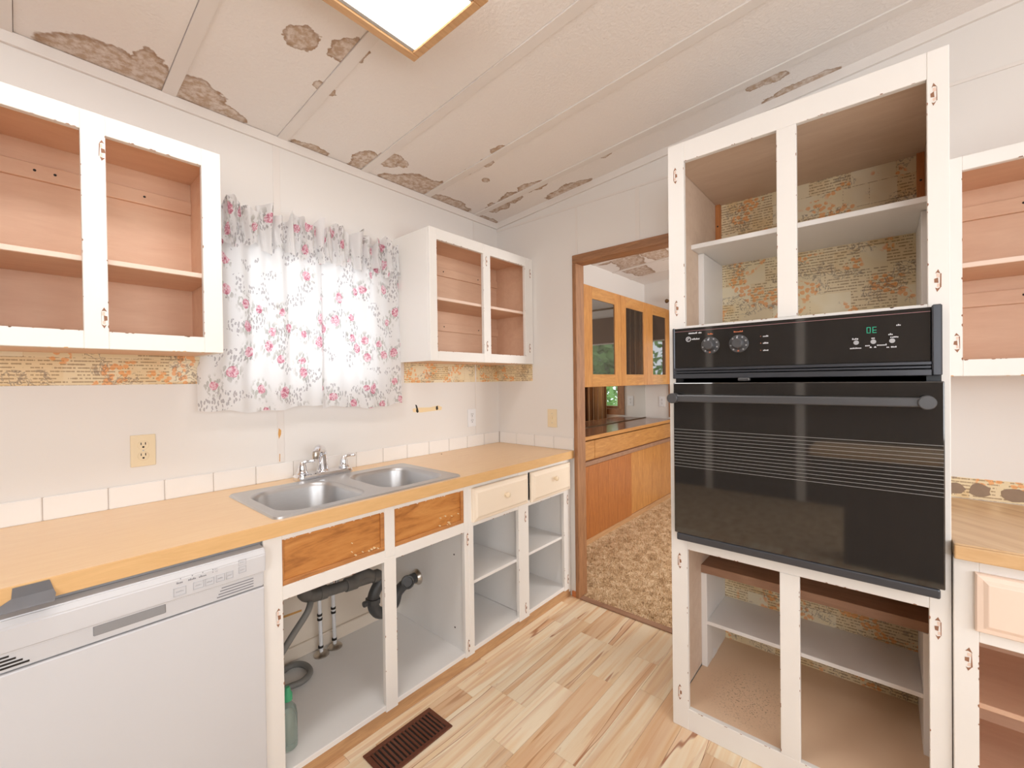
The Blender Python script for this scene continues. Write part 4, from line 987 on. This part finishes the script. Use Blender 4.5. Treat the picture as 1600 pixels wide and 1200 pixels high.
# ---------------------------------------------------------------- wall oven
ov = thing('wall_oven', (-.5, -1.835, .745), 'black glass built in wall oven with two knobs', 'oven')
OL, OR = -1.475, -2.198
box('oven_body', (-.60, -.05, OR + .03, OL - .03, .775, 1.514), 'slot', ov, 0)
box('face_plate', (-.600, -.590, OR, OL, .76, 1.538), 'darktrim', ov, .002)
FO = ('E', -.620)
cpo = box('control_panel', fb(FO, OR + .022, OL - .006, 0, .02, 1.388, 1.536), 'blackglass', ov, .001)
box('side_trim', fb(FO, OR, OR + .020, -.010, .02, 1.348, 1.541), 'blackmetal', ov, .003); box('side_trim', fb(FO, OL - .006, OL + .002, -.004, .02, 1.348, 1.538), 'blackmetal', ov, .002)
box('accent_line', fb(FO, OR + .022, OL - .006, -.0006, .001, 1.5235, 1.525), 'print_pink', cpo, 0)
for i, (z0, z1, d) in enumerate(((1.378, 1.387, -.010), (1.3685, 1.3755, -.006), (1.3485, 1.3655, -.012))):
    box('vent_louver', fb(FO, OR + .021, OL - .007, d, .02, z0, z1), 'blackmetal', ov, .0015)
box('latch', fb(FO, -1.737, -1.700, -.02, .0, 1.338, 1.349), 'handle', ov, .004, 2)
for y_, r_ in ((-1.607, .018), (-1.700, .019)):
    dl = lathe('dial', (-.620, y_, 1.467), (-1, 0, 0), [(.031, 0), (.031, .002), (.029, .004), (0, .004)], 'handle', cpo, 28)
    for k in range(9):
        a = PI * (.15 + .21 * k) + .3; cy, cz = y_ + .0248 * math.cos(a), 1.467 + .0248 * math.sin(a)
        lathe('dial_mark', (-.6238, cy, cz), (-1, 0, 0), [(.003, 0), (.003, .001), (0, .001)], 'dialring' if k != 6 else 'print_orange', dl, 8)
    kn = lathe('knob', (-.624, y_, 1.467), (-1, 0, 0), [(.020, 0), (r_, .010), (r_ - .002, .024), (r_ - .005, .027), (0, .027)], 'handle', cpo, 24)
    box('pointer', (-.648, -.636, y_ - .0012, y_ + .0012, 1.477, 1.487), 'print_white', kn, 0)
FT = ('E', -.6205)
lettering(cpo, FT, -1.556, 1.516, .050, .006, 'print_white'); lettering(cpo, FT, -1.556, 1.494, .028, .006, 'print_white')
# round emblem before the small print: ring with a curl
bm = bmesh.new(); n = 20
for r0, r1, a0, a1 in ((.0072, .0092, 0, 2 * PI), (.0026, .0044, .4, 4.6)):
    prev = None
    for k in range(n + 1):
        a = a0 + (a1 - a0) * k / n; q = [bm.verts.new((-.6212, -1.531 - math.cos(a) * r, 1.494 + math.sin(a) * r)) for r in (r0, r1)]
        if prev: bm.faces.new((prev[0], prev[1], q[1], q[0]))
        prev = q
link('emblem', bm_mesh(bm, 'emblem'), 'print_white', cpo)
lettering(cpo, FT, -1.607, 1.508, .018, .005, 'print_orange'); lettering(cpo, FT, -1.700, 1.509, .032, .005, 'print_orange')
for z in (1.487, 1.464, 1.440): lettering(cpo, FT, -1.781, z, .016, .005, 'print_white'); box('indicator', fb(FT, -1.768, -1.766, -.0008, .001, z - .001, z + .001), 'print_orange', cpo, 0)
for (y_, z, ww) in ((-2.014, 1.460, .015), (-2.015, 1.433, .027), (-2.055, 1.460, .008), (-2.042, 1.439, .011), (-2.074, 1.439, .022), (-2.093, 1.468, .010), (-2.101, 1.460, .018), (-2.095, 1.432, .022), (-2.110, 1.493, .010)):
    lettering(cpo, FT, y_, z, ww, .005, 'print_white')
for y_, z in ((-2.050, 1.4335), (-2.060, 1.4335)): polyplate('arrow_mark', FT, [(y_ - .003, z - .002), (y_ + .003, z - .002), (y_, z + .003)], -.0008, .0005, 'print_white', cpo)
for y_ in (-2.017, -2.056, -2.097): lathe('touch_pad', (-.6205, y_, 1.449), (-1, 0, 0), [(.0065, 0), (.0065, .001), (0, .001)], 'dialring', cpo, 16)
def seg7(y0, z0, s, on):
    w_, h_, q = .009 * s, .008 * s, .0017 * s; L = []
    R_ = {'a': (0, w_, 2 * h_, 2 * h_ + q), 'b': (w_ - q, w_, h_, 2 * h_), 'c': (w_ - q, w_, 0, h_), 'd': (0, w_, 0, q), 'e': (0, q, 0, h_), 'f': (0, q, h_, 2 * h_), 'g': (0, w_, h_ - q / 2, h_ + q / 2)}
    for c in on:
        a, b, e, f = R_[c]; L.append(fb(FT, y0 - a, y0 - b, -.0008, .0005, z0 + e, z0 + f))
    return L
boxes('display_digits', seg7(-2.041, 1.4745, 1, 'abcdef') + seg7(-2.054, 1.4745, 1, 'adefg'), 'led', cpo)
# door
od = box('oven_door', (-.640, -.602, OR - .003, OL - .005, .772, 1.333), 'blackglass', ov, .003, 2)
FDoor = ('E', -.640)
for i in range(13): box('stripe', fb(FDoor, OR - .001, OL - .007, -.0004, .0005, 1.022 + i * .01145, 1.0234 + i * .01145), 'stripe', od, 0)
box('door_bottom_trim', (-.640, -.602, OR + .006, OL - .012, .744, .771), 'blackmetal', ov, .005, 2)
hb = box('handle', (-.684, -.670, -2.165, -1.495, 1.264, 1.290), 'handle', od, .005, 2)
for y_ in (-1.493, -2.165): lathe('handle_post', (-.638, y_, 1.277), (-1, 0, 0), [(.014, 0), (.014, .02), (.0185, .0205), (.0185, .052), (.0165, .054), (0, .054)], 'handle', hb, 24)

# ---------------------------------------------------------------- right hand base cabinet and top
rb = thing('base_cabinet', (-.3, -2.66, 0), 'white doorless base cabinet with a peach drawer right of the oven', 'cabinet')
FR = ('E', -.60)
for a, b in ((-2.266, -2.2185), (-2.70, -2.64), (-3.10, -3.05)): box('stile', fb(FR, a, b, 0, .02, .08, .858), 'white', rb)
for l, r in ((-2.64, -2.266), (-3.05, -2.70)):
    box('rail', fb(FR, l, r, .0005, .02, .82, .858), 'white', rb); box('rail', fb(FR, l, r, .0005, .02, .64, .68), 'white', rb); box('rail', fb(FR, l, r, .0005, .02, .08, .12), 'white', rb)
for a, b in ((-2.233, -2.2185), (-3.10, -3.085)): box('side_panel', (-.58, -.005, a, b, .08, .858), 'tan_in_y', rb)
box('interior_floor', (-.58, -.005, -3.085, -2.233, .10, .115), 'tan_in_y', rb); box('back_panel', (-.012, -.005, -3.085, -2.233, .115, .858), 'tan_in_y', rb); box('drawer_deck', (-.58, -.012, -3.085, -2.233, .66, .67), 'tan_in_y', rb)
box('shelf', (-.40, -.012, -3.085, -2.233, .36, .376), 'tan_in_y', rb)
box('toe_board', (-.53, -.515, -3.10, -2.2185, 0, .08), 'toe', rb)
dd = raised_front('drawer', FR, -2.655, -2.258, .674, .828, 'peach', rb); knob(dd, FR, -2.456, .75, -.022)
dd = raised_front('drawer', FR, -3.06, -2.685, .674, .828, 'peach', rb); knob(dd, FR, -2.872, .75, -.022)
scar(rb, FR, -2.247, .588, 1); scar(rb, FR, -2.247, .18, 1)
chips(rb, FR, [((-2.266, .14), (-2.266, .62), (1, 0))], 8)
rt = thing('countertop', (-.31, -2.66, .86), 'diagonal grain oak laminate countertop right of the oven', 'countertop')
box('top', (-.618, -.002, -3.12, -2.218, .862, .899), 'butcher', rt, .004, 2)
box('front_edge', (-.630, -.618, -3.12, -2.218, .860, .897), 'beech_edge_y', rt, .006, 3)

# ---------------------------------------------------------------- floor register
vn = thing('floor_register', (-1.31, -.72, 0), 'brown metal floor register in front of the sink cabinet', 'register')
VX0, VX1, VY0, VY1 = -1.46, -1.160, -.80, -.654
for b in ((VX0, VX1, VY1 - .018, VY1), (VX0, VX1, VY0, VY0 + .018), (VX0, VX0 + .018, VY0 + .018, VY1 - .018), (VX1 - .018, VX1, VY0 + .018, VY1 - .018)): box('register_frame', (*b, .0003, .006), 'vent', vn, .002)
box('duct_well', (VX0 + .018, VX1 - .018, VY0 + .018, VY1 - .018, .0003, .0012), 'slot', vn, 0)
for i in range(16):
    x = VX0 + .026 + i * .0164; box('louver', (x - .0045, x + .0045, VY0 + .018, VY1 - .018, .0015, .005), 'vent', vn, .001)

# ---------------------------------------------------------------- dining room: sideboard, hutch, mirror, drape
sd = thing('sideboard', (1.5, -.12, 0), 'honey oak sideboard with sliding doors beyond the doorway', 'sideboard')
FS = ('N', -.262); SX0, SX1 = .25, 2.60
box('carcass', (SX0, SX1, -.245, .045, .05, .845), 'oak_dark', sd, 0)
box('plinth', (SX0, SX1, -.255, .04, .002, .05), 'toe', sd)
box('worktop', (SX0 - .01, SX1 + .005, -.285, .045, .868, .892), 'walnut_top', sd, .003); box('worktop_edge', (SX0 - .01, SX1 + .005, -.293, -.285, .862, .893), 'oak_x', sd, .002)
box('drawer', fb(FS, SX0, .882, 0, .017, .692, .846), 'oak_x', sd, .002); box('drawer', fb(FS, .888, 2.595, 0, .017, .692, .846), 'oak_x', sd, .002)
box('track_rail', fb(FS, SX0, SX1, -.012, .017, .648, .684), 'brown_board', sd, .003)
d1 = box('sliding_door', fb(FS, .44, 1.555, -.006, .010, .055, .645), 'oak_dark', sd, .002)
for i in range(1, 7): box('groove', fb(FS, .44 + i * .165, .442 + i * .165, -.0065, -.004, .058, .64), 'casing', d1, 0)
d2 = box('sliding_door', fb(FS, 1.545, 2.595, .011, .017, .055, .645), 'oak', sd, .002)
for i in range(1, 4): box('groove', fb(FS, 1.60 + i * .24, 1.602 + i * .24, .0105, .012, .058, .64), 'casing', d2, 0)
hu = thing('hutch_cabinet', (1.68, -.1, 1.285), 'honey oak wall hutch with three glass doors beyond the doorway', 'cabinet')
FH = ('N', -.250)
box('carcass', (.745, 2.605, -.23, .045, 1.290, 2.125), 'oak_dark', hu, 0)
box('side_panel', (.730, .745, -.232, .045, 1.285, 2.13), 'oak', hu)
for (u0, u1, g0, g1) in ((.750, 1.404, .890, 1.288), (1.410, 1.976, 1.512, 1.900), (1.982, 2.600, 2.130, 2.49)):
    box('door_pane', fb(FH, g0 - .01, g1 + .01, .008, .014, 1.385, 2.035), 'doorglass', hu, 0)
    for b in ((u0, g0, 1.287, 2.126), (g1, u1, 1.287, 2.126)): box('door_stile', fb(FH, b[0], b[1], 0, .019, b[2], b[3]), 'oak', hu, .002)
    box('door_rail', fb(FH, g0, g1, .0004, .019, 1.287, 1.393), 'oak_x', hu, .002); box('door_rail', fb(FH, g0, g1, .0004, .019, 2.024, 2.126), 'oak_x', hu, .002)
mr = thing('mirror', (1.6, .045, .893), 'mirror panel between the oak sideboard and hutch', 'mirror')
box('mirror_glass', (.5, 2.605, .044, .049, .895, 1.286), 'mirror', mr, 0); box('edge_strip', (.5, 2.605, .038, .044, .8935, .900), 'brass', mr, 0)
# drape and rod at the dining window
dpz = thing('drape', (2.5, -.66, .4), 'brown striped drape at the dining room window', 'curtain')
bm = bmesh.new(); G = []
for j in range(9):
    row = []
    for i in range(61):
        a = i / 60; row.append(bm.verts.new((2.555 + .022 * math.sin(a * 40) * (.6 + .4 * j / 8), -.44 - .40 * a, .42 + 1.78 * j / 8)))
    G.append(row)
for j in range(8):
    for i in range(60): bm.faces.new((G[j][i], G[j][i + 1], G[j + 1][i + 1], G[j + 1][i]))
bmesh.ops.solidify(bm, geom=bm.faces[:], thickness=.003)
link('cloth', bm_mesh(bm, 'cloth'), 'drape', dpz, smooth=True)
rd = thing('curtain_rod', (2.53, -.9, 2.22), 'dark brass curtain rod with knob end in the dining room', 'curtain rod')
tube('rod', [(2.545, -.27, 2.222), (2.545, -1.6, 2.222)], .011, 'brass', rd, 12, 1)
lathe('finial', (2.545, -.275, 2.222), (0, 1, 0), [(.011, 0), (.014, .006), (.010, .010), (.020, .022), (.024, .034), (.018, .046), (0, .054)], 'brass', rd, 16)
box('rod_bracket', (2.545, 2.619, -.306, -.292, 2.215, 2.229), 'brass', rd)
sh = thing('roller_shade', (2.58, -.9, 1.9), 'brown roller shade pulled part way down the dining room window', 'shade')
box('shade_cloth', (2.592, 2.598, EY0 - .03, EY1 + .03, 1.80, 2.12), 'shade', sh, 0); box('hem_bar', (2.588, 2.602, EY0 - .03, EY1 + .03, 1.785, 1.80), 'trim', sh, .002)
# trees outside
def tree(name, x, y, z, r, label, seed):
    t = thing(name, (x, y, -.6), label, 'tree', 'trees outside the dining room window'); r_ = random.Random(seed)
    tube('trunk', [(x, y, -.6), (x + .05, y, .4), (x, y + .05, z)], [.12, .09, .05], 'bark', t, 10)
    vt, fc = [], []
    for i in range(2600):
        a, b = r_.uniform(0, 2 * PI), math.acos(r_.uniform(-1, 1)); q = r * r_.random() ** .4 * (.8 + .35 * math.sin(a * 3 + b * 4))
        c = Vector((x + q * math.sin(b) * math.cos(a), y + q * math.sin(b) * math.sin(a), z + q * math.cos(b) * 1.15))
        d1_ = Vector((r_.uniform(-1, 1), r_.uniform(-1, 1), r_.uniform(-1, 1))).normalized(); d2_ = d1_.orthogonal().normalized(); s = r_.uniform(.05, .11); n = len(vt)
        vt += [c - d1_ * s, c + d2_ * s * .5, c + d1_ * s, c - d2_ * s * .5]; fc.append((n, n + 1, n + 2, n + 3))
    me = bpy.data.meshes.new('foliage'); me.from_pydata([tuple(v) for v in vt], [], fc); o = link('foliage', me, 'leaf', t); o['kind'] = 'stuff'
tree('tree', 5.6, -2.6, 1.5, 1.3, 'leafy green tree reflected in the first hutch pane', 1)
tree('tree', 6.4, 1.4, 1.6, 1.4, 'leafy green tree reflected in the hutch pane nearest the dining room end wall', 2)

# ---------------------------------------------------------------- behind the viewer, seen mirrored in the oven door
pc = thing('peninsula_counter', (-3.0, -2.2, 0), 'tan topped peninsula counter mirrored in the oven door glass', 'counter')
box('body', (-3.2, -2.9, -2.7, -1.86, 0, .78), 'panelling', pc, .003)
bm = bmesh.new(); lo = [bm.verts.new((x, y, .78)) for x, y in rrect(-3.35, -2.76, -2.75, -1.66, .12, 8)]; hi = [bm.verts.new((x, y, .82)) for x, y in rrect(-3.35, -2.76, -2.75, -1.66, .12, 8)]
bm.faces.new(list(reversed(lo))); bm.faces.new(hi)
for i in range(len(lo)): bm.faces.new((lo[i], lo[(i + 1) % len(lo)], hi[(i + 1) % len(hi)], hi[i]))
bmesh.ops.recalc_face_normals(bm, faces=bm.faces); link('top', bm_mesh(bm, 'top'), 'laminate', pc)
d8 = thing('door_2', (XW, -.9, 0), 'dark panelled door in white casing across the open room', 'door', kind='structure')
box('door_leaf', (XW + .001, XW + .03, -1.36, -.50, .01, 2.04), 'panelling', d8)
for y0, y1 in ((-1.30, -.96), (-.90, -.56)):
    for z0, z1 in ((.15, .9), (1.05, 1.9)): box('door_panel', (XW + .03, XW + .04, y0, y1, z0, z1), 'panelling', d8, .006)
for b in ((-.50, -.42, 0, 2.12), (-1.44, -1.36, 0, 2.12), (-1.36, -.50, 2.04, 2.12)): box('door_casing', (XW + .001, XW + .025, b[0], b[1], b[2], b[3]), 'white', d8)
